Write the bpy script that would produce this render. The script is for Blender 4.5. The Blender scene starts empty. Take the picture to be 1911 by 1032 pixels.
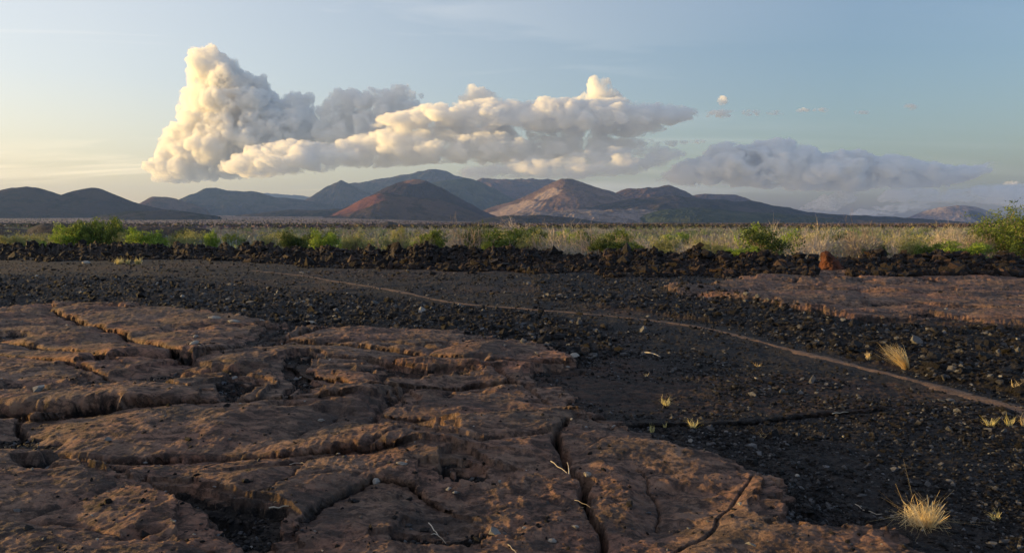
import bpy, math, numpy as np
from mathutils import Vector
C = bpy.context.scene
R = math.radians
# ------------------------------------------------------------------ camera, sky, sun, exposure
F = 1500.0                      # focal length in pixels of the 1911 px wide photograph
HOR = 415.0                     # photograph row of the true horizon
PITCH = math.atan((516 - HOR) / F)
H = 1.7
cam = bpy.data.cameras.new('camera'); co = bpy.data.objects.new('camera', cam)
C.collection.objects.link(co); C.camera = co
cam.sensor_width = 36; cam.lens = 36 * F / 1911; cam.clip_start = .05; cam.clip_end = 2e5
co.location = (0, 0, H); co.rotation_euler = (math.pi / 2 - PITCH, 0, 0)
SE, SA = R(5), R(-78)           # sun elevation; azimuth from the view direction, negative = left
SKY = .15
w = bpy.data.worlds.new('World'); C.world = w; w.use_nodes = True
s = bpy.data.lights.new('sun', 'SUN'); s.energy = 4.8; s.angle = R(.5); s.color = (1, .63, .18)
so = bpy.data.objects.new('sun', s); C.collection.objects.link(so)
sd = Vector((math.sin(SA) * math.cos(SE), math.cos(SA) * math.cos(SE), math.sin(SE)))
so.rotation_euler = sd.to_track_quat('Z', 'Y').to_euler()
C.view_settings.view_transform = 'Standard'; C.view_settings.look = 'None'
C.view_settings.exposure = 1.08; C.view_settings.gamma = 1
C.cycles.max_bounces = 12; C.cycles.volume_bounces = 9; C.cycles.transparent_max_bounces = 64
C.cycles.diffuse_bounces = 3; C.cycles.volume_step_rate = .35; C.cycles.volume_max_steps = 256; C.cycles.use_denoising = True

# ------------------------------------------------------------------ node helper
class NT:
    def __init__(s, t): s.t = t
    def n(s, typ, ins={}, **kw):
        n = s.t.nodes.new(typ)
        for k, v in kw.items(): setattr(n, k, v)
        for k, v in ins.items():
            if isinstance(v, bpy.types.NodeSocket): s.t.links.new(v, n.inputs[k])
            else: n.inputs[k].default_value = v
        return n
    def noise(s, vec, scale, det=6, rough=.6, dist=0, out=0):
        i = {'Scale': scale, 'Detail': det, 'Roughness': rough, 'Distortion': dist}
        if vec is not None: i['Vector'] = vec
        return s.n('ShaderNodeTexNoise', i).outputs[out]
    def ramp(s, f, stops, interp='LINEAR'):
        r = s.n('ShaderNodeValToRGB', {0: f}); e = r.color_ramp.elements; r.color_ramp.interpolation = interp
        while len(e) < len(stops): e.new(.5)
        for q, (p, c) in zip(e, stops):
            q.position = p; q.color = (c, c, c, 1) if not hasattr(c, '__len__') else (*c, 1)
        return r.outputs[0]
    def mix(s, f, a, b, mode='MIX'):
        m = s.n('ShaderNodeMix', data_type='RGBA', blend_type=mode)
        for k, v in ((0, f), (6, a), (7, b)):
            if isinstance(v, bpy.types.NodeSocket): s.t.links.new(v, m.inputs[k])
            else: m.inputs[k].default_value = (*v, 1) if hasattr(v, '__len__') and len(v) == 3 else v
        return m.outputs[2]
    def math(s, op, a, b=0, c=0, clamp=False):
        i = {0: a, 1: b}
        if op in ('MULTIPLY_ADD',): i[2] = c
        return s.n('ShaderNodeMath', i, operation=op, use_clamp=clamp).outputs[0]
    def vmath(s, op, a, b):
        return s.n('ShaderNodeVectorMath', {0: a, 1: b}, operation=op).outputs[0]
    def attr(s, name): return s.n('ShaderNodeAttribute', attribute_name=name)
    def link(s, a, b): s.t.links.new(a, b)

def material(name):
    m = bpy.data.materials.new(name); m.use_nodes = True
    t = NT(m.node_tree); p = m.node_tree.nodes['Principled BSDF']
    p.inputs['Specular IOR Level'].default_value = .25; p.inputs['Roughness'].default_value = .9
    return m, t, p

# ------------------------------------------------------------------ world: Nishita sky with thin high cloud
T = NT(w.node_tree); bg = w.node_tree.nodes['Background']
sky = T.n('ShaderNodeTexSky', sky_type='NISHITA', sun_disc=False, sun_elevation=SE, sun_rotation=SA,
          air_density=1.0, dust_density=1.8, ozone_density=2.4)
tc = T.n('ShaderNodeTexCoord').outputs['Generated']
sx = T.n('ShaderNodeSeparateXYZ', {0: tc})
zz = T.math('ADD', T.math('MAXIMUM', sx.outputs[2], 0), .10)
flat = T.n('ShaderNodeCombineXYZ', {0: T.math('DIVIDE', sx.outputs[0], zz), 1: T.math('DIVIDE', sx.outputs[1], zz), 2: 0.0}).outputs[0]
rot = T.n('ShaderNodeMapping', {'Vector': flat, 'Rotation': (0, 0, R(-18)), 'Scale': (.35, 1.1, 1)}).outputs[0]
c1 = T.noise(rot, 1.1, 7, .55, .8)
c2 = T.noise(rot, .45, 2, .5, .2)
cir = T.math('MULTIPLY', T.ramp(c1, [(.38, 0), (.62, 1)]), T.ramp(c2, [(.36, .15), (.6, 1)]))
left = T.n('ShaderNodeMapRange', {0: sx.outputs[0], 1: .38, 2: -.45, 3: .10, 4: 1.0}).outputs[0]
cir = T.math('MULTIPLY', T.math('MULTIPLY', cir, left), .95, clamp=True)
cir = T.math('MAXIMUM', cir, T.math('MULTIPLY', left, .34))
skc = T.mix(1.0, sky.outputs[0], (1.06, .98, 1.0), 'MULTIPLY')
low = T.n('ShaderNodeMapRange', {0: sx.outputs[2], 1: .0, 2: .16, 3: 1.0, 4: .0}).outputs[0]
veil = T.mix(left, (3.3, 3.4, 3.5), T.mix(low, (4.2, 3.85, 3.4), (5.6, 4.3, 2.1)))
T.link(T.mix(cir, skc, veil), bg.inputs[0]); bg.inputs[1].default_value = SKY

# ------------------------------------------------------------------ geometry helpers
CP, SP = math.cos(PITCH), math.sin(PITCH)
def at(px, py, Y):
    """point at depth Y metres ahead that the photograph shows at (px, py)"""
    a = (px - 955.5) / F; b = (516 - py) / F
    dy = CP + b * SP; dz = -SP + b * CP
    return np.array([a / dy * Y, Y, H + dz / dy * Y])
def ground(px, py, z=0.0):
    a = (px - 955.5) / F; b = (516 - py) / F
    dy = CP + b * SP; dz = -SP + b * CP
    k = (z - H) / dz
    return np.array([a * k, dy * k])
def to_px(x, y, z=0.0):
    d = y * CP - (z - H) * SP; u = y * SP + (z - H) * CP
    return 955.5 + F * x / d, 516 - F * u / d
def sstep(a, b, x):
    t = np.clip((x - a) / (b - a), 0, 1); return t * t * (3 - 2 * t)
def vnoise(x, y, seed=0):
    xi = np.floor(x); yi = np.floor(y); fx = x - xi; fy = y - yi
    xi = xi.astype(np.int64); yi = yi.astype(np.int64)
    fx = fx * fx * fx * (fx * (fx * 6 - 15) + 10); fy = fy * fy * fy * (fy * (fy * 6 - 15) + 10)
    def h(a, b):
        n = (a * 374761393 + b * 668265263 + seed * 974634777) & 0x7fffffff
        n = ((n ^ (n >> 13)) * 1274126177) & 0x7fffffff
        n = ((n ^ (n >> 16)) * 1911520717) & 0x7fffffff
        return ((n ^ (n >> 11)) & 0xffff) / 32767.5 - 1
    return (h(xi, yi) * (1 - fx) + h(xi + 1, yi) * fx) * (1 - fy) + (h(xi, yi + 1) * (1 - fx) + h(xi + 1, yi + 1) * fx) * fy
def fbm(x, y, sc, o=4, seed=0, g=.5, ridge=False):
    r = 0; a = 1; n = 0
    x = x / sc; y = y / sc
    for i in range(o):
        v = vnoise(x, y, seed + i * 7)
        if ridge: v = 1 - 2 * np.abs(v)
        r = r + v * a; n += a; a *= g
        x, y = 1.93 * x * .94 + 1.93 * y * .34 + 5.1, -1.93 * x * .34 + 1.93 * y * .94 + 9.7
    return r / n
def voronoi(x, y, sc, seed=0):
    """F2-F1 (m) and a per-cell random"""
    x = x / sc; y = y / sc; xi = np.floor(x).astype(np.int64); yi = np.floor(y).astype(np.int64)
    f1 = np.full(x.shape, 9.); f2 = f1.copy(); cid = np.zeros(x.shape)
    for i in (-1, 0, 1):
        for j in (-1, 0, 1):
            a = xi + i; b = yi + j
            def h(k):
                n = (a * 73856093 ^ b * 19349663 ^ (seed + k) * 83492791) & 0x7fffffff
                n = ((n ^ (n >> 13)) * 1274126177) & 0x7fffffff
                return ((n ^ (n >> 15)) & 0xffff) / 65535.
            r = h(3); d = np.hypot(a + h(1) - x, b + h(2) - y)
            m = d < f1
            f2 = np.where(m, f1, np.minimum(f2, d)); cid = np.where(m, r, cid); f1 = np.where(m, d, f1)
    return (f2 - f1) * sc, cid
def link_mesh(name, V, Fc, mat=None, parent=None, smooth=True, attrs=None, mats=None):
    me = bpy.data.meshes.new(name)
    V = np.asarray(V, dtype=np.float32); Fc = np.asarray(Fc, dtype=np.int32); k = Fc.shape[1]
    me.vertices.add(len(V)); me.vertices.foreach_set('co', V.ravel())
    me.loops.add(Fc.size); me.loops.foreach_set('vertex_index', Fc.ravel())
    me.polygons.add(len(Fc)); me.polygons.foreach_set('loop_start', np.arange(0, Fc.size, k, dtype=np.int32))
    me.polygons.foreach_set('use_smooth', np.full(len(Fc), smooth))
    me.update(calc_edges=True)
    for an, av in (attrs or {}).items():
        av = np.asarray(av, dtype=np.float32)
        if av.ndim == 1: me.attributes.new(an, 'FLOAT', 'POINT').data.foreach_set('value', av)
        else: me.attributes.new(an, 'FLOAT_COLOR', 'POINT').data.foreach_set('color', np.c_[av, np.ones(len(av))].astype(np.float32).ravel())
    if mat: me.materials.append(mat)
    o = bpy.data.objects.new(name, me); C.collection.objects.link(o)
    if parent: o.parent = parent
    return o
def grid_faces(nr, nc):
    i = (np.arange(nr - 1)[:, None] * nc + np.arange(nc - 1)).ravel()
    return np.c_[i, i + 1, i + nc + 1, i + nc]
def tag(o, label=None, cat=None, group=None, kind=None):
    for k, v in (('label', label), ('category', cat), ('group', group), ('kind', kind)):
        if v: o[k] = v
    return o
def empty(name, loc, rz=0):
    o = bpy.data.objects.new(name, None); C.collection.objects.link(o)
    o.location = loc; o.rotation_euler = (0, 0, rz); o.empty_display_size = .2
    return o

# ------------------------------------------------------------------ shape of the near ground
# ground zones, outlined on the photograph and laid down on the ground plane
SLAB = [(-400, 575), (0, 578), (110, 574), (280, 579), (420, 594), (540, 616), (640, 611), (820, 622), (900, 637), (1045, 672), (1060, 690), (985, 705), (1000, 725), (1060, 760), (1115, 800), (1200, 850), (1370, 872), (1450, 930), (1500, 985), (1700, 1040), (1850, 1300), (-900, 1300)]
SLAB_R = [(1240, 548), (1330, 535), (1470, 514), (1600, 512), (1750, 520), (2300, 530), (2300, 620), (1911, 605), (1700, 590), (1560, 590), (1400, 566)]
CINDER = [  # black cinder pockets lying inside the slabs
    [(150, 885), (230, 905), (330, 925), (420, 960), (520, 985), (530, 1060), (440, 1060), (380, 1000), (300, 950), (200, 905)],
    [(390, 745), (450, 728), (490, 735), (480, 765), (420, 775), (385, 765)],
    [(540, 690), (580, 680), (600, 720), (590, 760), (545, 765)],
    [(690, 695), (880, 705), (860, 722), (720, 715)],
    [(830, 895), (880, 890), (930, 905), (900, 925), (850, 920)], [(760, 1015), (860, 995), (930, 1010), (900, 1040), (780, 1040)],
    [(725, 800), (830, 825), (840, 850), (760, 840), (715, 825)],
    [(120, 720), (165, 735), (180, 745), (140, 742)], [(720, 760), (750, 745), (760, 765), (735, 785), (715, 780)],
    [(1500, 965), (1560, 950), (1700, 965), (1680, 1000), (1560, 1000), (1500, 985)],
    [(540, 610), (560, 625), (520, 650), (430, 668), (470, 645)]]
RUBBLE = [[(-600, 510), (0, 515), (300, 518), (600, 545), (900, 575), (1010, 590), (1120, 610), (1150, 660), (1075, 690), (1020, 665), (900, 635), (820, 618), (600, 608), (540, 612), (420, 590), (280, 575), (-600, 572)],
          [(1000, 500), (1280, 515), (1400, 560), (1560, 592), (1911, 612), (2500, 640), (2500, 800), (1911, 742), (1750, 700), (1600, 662), (1450, 624), (1330, 598), (1200, 582), (1000, 560)]]
def inpoly(px, py, poly):
    c = np.zeros(px.shape, bool); n = len(poly)
    for i in range(n):
        x1, y1 = poly[i]; x2, y2 = poly[i - 1]
        if y1 == y2: continue
        c ^= ((y1 > py) != (y2 > py)) & (px < (x2 - x1) * (py - y1) / (y2 - y1) + x1)
    return c
def poly_world(poly): return [tuple(ground(*p)) for p in poly]
SLAB_W, SLABR_W = poly_world(SLAB), poly_world(SLAB_R)
CIND_W = [poly_world(p) for p in CINDER]; RUB_W = [poly_world(p) for p in RUBBLE]
def soft(x, y, polys, wob, seed, sprd=.03):
    """soft membership of wobbling outlines: average of several jittered lookups"""
    r = np.zeros(x.shape)
    fq = .3 * wob / (1 + (y / 9) ** 2)
    dx = wob * fbm(x, y, .55, 4, seed) + fq * fbm(x, y, .07, 2, seed + 3)
    dy = wob * fbm(x, y, .5, 4, seed + 40) + fq * fbm(x, y, .06, 2, seed + 5)
    for p in polys:
        xs = [q[0] for q in p]; ys = [q[1] for q in p]
        m = (x > min(xs) - 1) & (x < max(xs) + 1) & (y > min(ys) - 1) & (y < max(ys) + 1)
        for ox, oy in ((.0, .0), (1, .6), (-1, .4), (.3, -1)):
            ox *= sprd; oy *= sprd
            v = np.zeros(x.shape); v[m] = inpoly((x + dx + ox)[m], (y + dy + oy)[m], p); r = np.maximum(r, 0) + v * .25
    return np.clip(r, 0, 1)
# cracks and slab edges: (points, half width m, depth m, lift of the far side m, lift of the near side m, run-out m)
CR = [
 ([(100, 580), (112, 592), (200, 622), (290, 655), (352, 686)], .07, .22, .10, .02, 1.2),
 ([(352, 688), (430, 672), (500, 655), (560, 632), (600, 618)], .06, .12, .07, .0, .8),
 ([(198, 694), (260, 688), (352, 684)], .20, .34, .12, .05, .5),
 ([(-60, 628), (0, 640), (70, 652), (150, 668), (200, 690)], .09, .22, .06, .0, .5),
 ([(-80, 655), (0, 668), (60, 682), (160, 706), (250, 726), (330, 747), (400, 757)], .06, .20, .06, .03, .5),
 ([(-80, 790), (0, 792), (70, 796), (150, 792), (240, 784), (400, 772), (640, 762)], .07, .20, .10, .02, .35),
 ([(-60, 780), (0, 783), (80, 786), (150, 784), (215, 783)], .17, .38, .10, .0, .3),
 ([(-60, 862), (35, 858), (130, 866), (250, 870), (400, 862), (560, 866), (640, 862), (735, 868)], .045, .17, .09, .0, .45),
 ([(32, 800), (36, 830), (30, 862)], .04, .20, .0, .0, .3),
 ([(-60, 868), (0, 872), (100, 882), (200, 908), (300, 953), (380, 1003), (430, 1036), (470, 1080)], .05, .10, .0, .10, .5),
 ([(560, 905), (548, 930), (505, 952), (400, 958), (300, 932), (262, 914)], .025, .06, .05, .0, .2),
 ([(905, 702), (935, 710), (985, 735), (1040, 772), (1100, 803), (1128, 815)], .07, .26, .0, .05, .5),
 ([(1060, 822), (1040, 848), (1050, 870), (1058, 898), (1092, 918), (1086, 960), (1118, 1000), (1125, 1050)], .045, .26, .03, .04, .3),
 ([(520, 640), (640, 656), (760, 672), (880, 690), (960, 694), (1045, 690)], .07, .13, .06, .0, .5),
 ([(600, 648), (700, 650), (820, 668), (900, 655), (940, 640)], .04, .07, .03, .0, .4),
 ([(600, 690), (700, 690), (800, 702), (905, 702)], .06, .10, .04, .0, .4),
 ([(690, 795), (715, 775), (745, 755), (760, 742)], .05, .08, .0, .0, .2),
 ([(540, 700), (590, 722), (660, 742), (760, 738), (880, 730), (960, 728)], .035, .07, .05, .0, .4),
 ([(740, 792), (840, 800), (960, 790), (1060, 800)], .03, .07, .04, .0, .3),
 ([(640, 790), (600, 815), (552, 828)], .02, .05, .02, .0, .2),
 ([(560, 1000), (620, 960), (690, 918), (760, 925), (820, 960)], .03, .08, .04, .0, .3),
 ([(440, 900), (600, 872), (700, 858)], .02, .05, .03, .0, .2),
 ([(790, 852), (900, 862), (1000, 850), (1045, 845)], .03, .07, .03, .0, .2),
 ([(1120, 800), (1200, 792), (1300, 786), (1400, 782), (1480, 772), (1620, 764)], .05, .13, .05, .0, .4),
 ([(1180, 900), (1215, 950), (1230, 1000)], .015, .03, .0, .0, .3),
 ([(640, 545), (720, 537), (800, 530)], .15, .10, .0, .0, .5), ([(560, 505), (700, 512), (840, 522)], .15, .08, .05, .0, .8),
 ([(1470, 516), (1600, 520), (1760, 530), (1960, 530)], .2, .10, .05, .0, .8),
 ([(1330, 548), (1500, 545), (1700, 552), (1960, 548)], .2, .10, .029, .0, .8),
 ([(1560, 575), (1700, 570), (1960, 585)], .15, .08, .029, .0, .6)]
CRW = [(np.array([ground(*p) for p in c[0]]), *c[1:]) for c in CR]
PATH_PX = [(470, 506), (560, 514), (640, 527), (740, 546), (850, 566), (1000, 578), (1200, 597), (1330, 611), (1450, 640), (1600, 680), (1750, 720), (1911, 764), (2150, 840)]
PATHW = np.array([ground(*p) for p in PATH_PX])
def segdist(x, y, P):
    """unsigned distance, side (+1 far side), to a polyline"""
    best = np.full(x.shape, 1e9); side = np.ones(x.shape)
    for a, b in zip(P[:-1], P[1:]):
        dx, dy = b - a; L = dx * dx + dy * dy
        t = np.clip(((x - a[0]) * dx + (y - a[1]) * dy) / L, 0, 1)
        d = np.hypot(x - a[0] - t * dx, y - a[1] - t * dy)
        sg = np.sign(dx * (y - a[1]) - dy * (x - a[0]))
        m = d < best; best = np.where(m, d, best); side = np.where(m, sg, side)
    return best, side
def far_z(x, y):
    """height of the plain beyond the near lava: a step down, then a slow rise to the hills"""
    px = 955.5 + F * x / np.maximum(y, 1)
    rise = sstep(300, 3200, y) * (26 * (1 - sstep(560, 1000, px)) + 2 * (1 - sstep(900, 1700, px))) * np.clip(y / 3200, 0, 3)
    Dr = ridge_d(px)
    z = -1.05 * sstep(Dr + 3, Dr + 20, y)
    return z + rise + .5 * fbm(x, y, 60, 2, 90) * sstep(80, 300, y)
def ridge_d(px): return np.interp(px, [-200, 0, 350, 700, 1100, 1500, 1911, 2200], [44, 44, 43, 37, 33, 31, 30.5, 30])
ROUGH = ground(960, 950)
def near_z(x, y, full=False):
    sh = x.shape; x = np.asarray(x, float).ravel(); y = np.asarray(y, float).ravel()
    slab = np.maximum(soft(x, y, [SLAB_W], .30, 11, .05), soft(x, y, [SLABR_W], .6, 12))
    cw = soft(x, y, CIND_W, .16, 21, .13)
    pock = sstep(.26, .42, fbm(x * .8, y * 1.3, .75, 4, 25, .6)) * sstep(-.2, .2, fbm(x, y, 3, 2, 26))
    cind = np.maximum(sstep(.3, .7, cw + .25 * fbm(x, y, .12, 3, 22)), pock * .9); cw = np.maximum(cw, pock * .8); rub = soft(x, y, RUB_W, .35, 31)
    slabh = np.maximum(soft(x, y, [SLAB_W], .30, 11, .14), soft(x, y, [SLABR_W], .6, 12, .3)) * (1 - cw); slab = slab * (1 - cind)
    wx = x + .22 * fbm(x, y, .9, 3, 51); wy = y + .22 * fbm(x, y, .9, 3, 52)
    push = np.zeros(x.shape); lift = np.zeros(x.shape); crack = np.zeros(x.shape); dmin = np.full(x.shape, 9.)
    jx = .07 * fbm(x, y, .35, 3, 61) + .02 * fbm(x, y, .06, 2, 63); jy = .05 * fbm(x, y, .35, 3, 62) + .02 * fbm(x, y, .05, 2, 64)
    for P, hw, dp, lf, ln, ro in CRW:
        m = (x > P[:, 0].min() - 2.5) & (x < P[:, 0].max() + 2.5) & (y > P[:, 1].min() - 2.5) & (y < P[:, 1].max() + 2.5)
        if not m.any(): continue
        d, sg = segdist((x + jx)[m], (y + jy)[m], P)
        hwv = hw * .62 * (1 + .5 * fbm(x[m], y[m], .5, 2, 65))
        e = np.exp(-(d / hwv) ** 3)
        fade = 1 - sstep(1.2, 2.4, d)
        lift[m] += .95 * np.where(sg > 0, lf, ln) * np.exp(-d / ro) * fade
        crack[m] = np.maximum(crack[m], e * dp * .9)
        dmin[m] = np.minimum(dmin[m], d)
        if lf > .03: push[m] = np.maximum(push[m], np.where(sg > 0, min(.16, lf * 1.5) * np.exp(-((d - hwv) / .10) ** 2) * sstep(.4, 1.1, d / hwv), 0))
    ux = wx * .93 + wy * .36; uy = -wx * .36 + wy * .93
    v1, c1 = voronoi(ux * .55, uy, 1.5, 5); v2, c2 = voronoi(wx * .6 + 3, wy * 1.2, .5, 8)
    dome = .05 * (1 - np.exp(-(v1 / .45) ** 1.4)) + .085 * (1 - np.exp(-dmin / .40)) + .03 * (c1 - .5) * sstep(0, .15, v1)
    vis = sstep(.45, .8, c1)
    dome += -.030 * np.exp(-(v1 / .02) ** 2) * vis + .005 * (1 - np.exp(-v2 / .12)) - .008 * np.exp(-(v2 / .012) ** 2) * sstep(0, .3, fbm(x, y, 1, 2, 60))
    lump = .085 * fbm(x * .8, y, 1.5, 2, 70) + .030 * fbm(x, y, .6, 4, 71) + .012 * fbm(x, y, .12, 4, 72, .6) + .004 * fbm(x, y, .025, 2, 73)
    rope = .002 * np.sin((wy * 3.1 + wx * 1.2 + 1.2 * fbm(x, y, 1.2, 2, 74)) * 9) * sstep(.0, .4, fbm(x, y, 1.3, 2, 75))
    rough = (.15 + sstep(0, .4, fbm(x, y, 1.1, 3, 76) + .5 * np.exp(-(((x - ROUGH[0]) / 1.1) ** 2 + ((y - ROUGH[1]) / .8) ** 2)))) * (.014 * fbm(x, y, .16, 4, 77, .6, True) + .006 * fbm(x, y, .045, 3, 78, .6, True))
    zs = .03 + dome + lump + rope + rough + lift
    zc = .035 * fbm(x, y, .9, 4, 81) + .018 * fbm(x, y, .10, 4, 82, .65) + .006 * fbm(x, y, .03, 2, 84) + lift * .8 - .02
    zr = .06 * fbm(x, y, 1.3, 3, 83) + .06 * fbm(x, y, .22, 4, 85, .6, True) + .02 * fbm(x, y, .06, 2, 86)
    z = zc + (zr - zc) * rub
    z = z + (zs - z) * slabh - crack * (.3 + .7 * np.maximum(slabh, .4))
    slab = slab * (1 - sstep(.10, .16, crack))  # deep cracks turn to black cinder, with crack shade put into the colour
    big = .10 * fbm(x, y, 7, 2, 91) * sstep(6, 14, y)
    pd, _ = segdist(x, y, PATHW); k = np.exp(-(pd / .33) ** 2); z = z * (1 - .78 * k)
    z = z + big
    if full == 2: return z, slab, cind, rub, crack, pd, c1, push
    if full: return z, slab, cind, rub, crack, pd, c1
    return z.reshape(sh)
def ground_z(x, y):
    x = np.atleast_1d(np.asarray(x, float)); y = np.atleast_1d(np.asarray(y, float))
    z = near_z(x, y); return z * (1 - sstep(24, 40, y)) * np.where(y < 60, 1, 0) + far_z(x, y)
def gz(x, y): return float(ground_z([x], [y])[0])
def spot(px, py):
    """where the photograph's pixel meets the built ground"""
    z = 0.0
    for _ in range(6):
        p = ground(px, py, z); z = .5 * z + .5 * gz(*p)
    return Vector((p[0], p[1], gz(*p)))

# ------------------------------------------------------------------ ground materials
def ground_material():
    m, t, p = material('lava ground')
    pos = t.n('ShaderNodeNewGeometry').outputs['Position']
    slab = t.attr('slab').outputs['Fac']; cind = t.attr('cind').outputs['Fac']; rub = t.attr('rub').outputs['Fac']
    tint = t.attr('tint').outputs['Fac']; warm = t.attr('warm').outputs['Fac']; plain = t.attr('plain').outputs['Fac']
    n1 = t.noise(pos, 2.2, 8, .65); n2 = t.noise(pos, 14, 8, .7, .4); n3 = t.noise(pos, 60, 5, .7); n4 = t.noise(pos, .7, 4, .6)
    n5 = t.noise(t.n('ShaderNodeMapping', {'Vector': pos, 'Scale': (1, 1.6, 1), 'Rotation': (0, 0, .35)}).outputs[0], 5.5, 9, .72, .8)
    brown = t.mix(t.ramp(n1, [(.38, 0), (.62, 1)]), (.185, .108, .080), (.26, .172, .128))
    brown = t.mix(t.ramp(n4, [(.45, 0), (.60, .7)]), brown, (.29, .14, .098))
    brown = t.mix(t.ramp(tint, [(.5, 0), (1, .6)]), brown, (.17, .12, .095))
    n6 = t.noise(pos, 1.3, 6, .65, .5)
    brown = t.mix(t.ramp(n6, [(.54, 0), (.64, .75)]), brown, (.15, .105, .075))
    brown = t.mix(t.ramp(n5, [(.42, .95), (.53, 0)]), brown, (.050, .034, .030))
    n7 = t.noise(t.n('ShaderNodeMapping', {'Vector': pos, 'Location': (7, 3, 0), 'Scale': (.8, 1.3, 1)}).outputs[0], 1.1, 9, .72, .6)
    brown = t.mix(t.ramp(n7, [(.50, 0), (.60, .8)]), brown, (.060, .047, .043))
    brown = t.mix(t.ramp(n5, [(.56, 0), (.66, .6)]), brown, (.25, .17, .125))
    brown = t.mix(t.ramp(n2, [(.38, .8), (.50, 0)]), brown, (.045, .030, .026))
    brown = t.mix(t.ramp(n3, [(.58, 0), (.74, .6)]), brown, (.30, .21, .16))
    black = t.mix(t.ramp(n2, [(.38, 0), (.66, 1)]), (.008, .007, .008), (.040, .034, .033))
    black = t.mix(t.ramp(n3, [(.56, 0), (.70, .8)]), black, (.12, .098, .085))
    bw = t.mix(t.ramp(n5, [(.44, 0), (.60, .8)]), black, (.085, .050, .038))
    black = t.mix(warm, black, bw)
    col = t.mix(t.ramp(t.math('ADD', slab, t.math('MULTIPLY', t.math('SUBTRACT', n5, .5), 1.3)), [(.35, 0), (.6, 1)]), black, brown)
    # the far plain: dry earth between scrub
    pn = t.noise(pos, .02, 8, .65); pn2 = t.noise(pos, .35, 6, .7)
    pc = t.mix(t.ramp(pn, [(.40, 0), (.6, 1)]), (.13, .085, .075), (.24, .135, .12))
    pc = t.mix(t.ramp(pn2, [(.45, 0), (.6, .8)]), pc, (.055, .06, .035))
    col = t.mix(plain, col, pc)
    t.link(col, p.inputs['Base Color'])
    p.inputs['Roughness'].default_value = .85; p.inputs['Specular IOR Level'].default_value = .18
    h = t.math('ADD', t.math('MULTIPLY', n2, .7), t.math('MULTIPLY', n3, .35))
    b = t.n('ShaderNodeBump', {'Strength': 1.0, 'Distance': .045, 'Height': h})
    t.link(b.outputs[0], p.inputs['Normal'])
    return m
GM = ground_material()

# ------------------------------------------------------------------ ground sheet, near to horizon
def build_ground():
    nc = 1600; t = np.linspace(-.80, .80, nc)
    inv = np.linspace(1 / 2.3, 1 / 60, 1050)
    D = np.r_[1 / inv, np.geomspace(61.5, 10400, 130)]
    X = ((D[:, None] + 2.6) * t[None]); Y = np.repeat(D[:, None], nc, 1)
    x, y = X.ravel(), Y.ravel(); k = y < 60.5
    z = np.zeros(x.shape); at_ = {n: np.zeros(x.shape) for n in ('slab', 'cind', 'rub', 'tint', 'warm')}
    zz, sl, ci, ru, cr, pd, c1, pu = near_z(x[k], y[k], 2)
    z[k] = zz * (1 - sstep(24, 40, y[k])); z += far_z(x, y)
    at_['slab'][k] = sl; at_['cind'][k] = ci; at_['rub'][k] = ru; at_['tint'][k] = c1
    at_['warm'][k] = sstep(.0, .3, fbm(x[k] * .7, y[k], 2.0, 5, 99, .6)) * (1 - ru * .7)
    at_['plain'] = sstep(45, 75, y + 8 * fbm(x, y, 12, 3, 98))
    y = y.copy(); y[k] -= pu
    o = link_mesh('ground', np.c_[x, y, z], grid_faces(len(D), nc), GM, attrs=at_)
    tag(o, kind='structure')
build_ground()

# footpath worn across the cinder
def build_path():
    P = PATHW; seg = np.r_[0, np.cumsum(np.hypot(*np.diff(P, axis=0).T))]
    L = np.linspace(0, seg[-1], 900); cx = np.interp(L, seg, P[:, 0]); cy = np.interp(L, seg, P[:, 1])
    k = np.hanning(121); k /= k.sum(); pad = lambda a: np.convolve(np.r_[2 * a[0] - a[60:0:-1], a, 2 * a[-1] - a[-2:-62:-1]], k, 'valid')
    cx, cy = pad(cx), pad(cy); tx, ty = np.gradient(cx), np.gradient(cy); n = np.hypot(tx, ty); nx, ny = -ty / n, tx / n
    u = np.linspace(-1, 1, 15); hw = .17 + .05 * vnoise(L * .8, L * 0, 5) + .035 * vnoise(L * 4, L * 0, 6)
    hw = hw * np.interp(cy, [8, 14, 30], [1.1, .75, 1.1]) * (1 + .35 * vnoise(L * 1.7, L * 0 + 3, 9))
    X = cx[:, None] + nx[:, None] * u * hw[:, None] * 1.15; Y = cy[:, None] + ny[:, None] * u * hw[:, None] * 1.15
    x, y = X.ravel(), Y.ravel(); U = np.repeat(u[None], len(L), 0).ravel()
    z = ground_z(x, y) * .6 + (ground_z(np.repeat(cx, 15), np.repeat(cy, 15))) * .4 + .007 - .045 * np.abs(U + .25 * fbm(x, y, .5, 3, 8)) ** 2.2 + .008 * fbm(x, y, .09, 4, 7)
    m, t, p = material('trodden earth')
    pos = t.n('ShaderNodeNewGeometry').outputs['Position']; a = t.noise(pos, 6, 8, .7); b = t.noise(pos, 45, 4, .7)
    c = t.mix(t.ramp(a, [(.35, 0), (.65, 1)]), (.12, .072, .050), (.22, .14, .10))
    c = t.mix(t.ramp(b, [(.42, .7), (.55, 0)]), c, (.05, .036, .03))
    t.link(c, p.inputs['Base Color'])
    t.link(t.n('ShaderNodeBump', {'Strength': .7, 'Distance': .02, 'Height': b}).outputs[0], p.inputs['Normal'])
    tag(link_mesh('path', np.c_[x, y, z], grid_faces(len(L), 15), m), kind='structure')
build_path()

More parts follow.
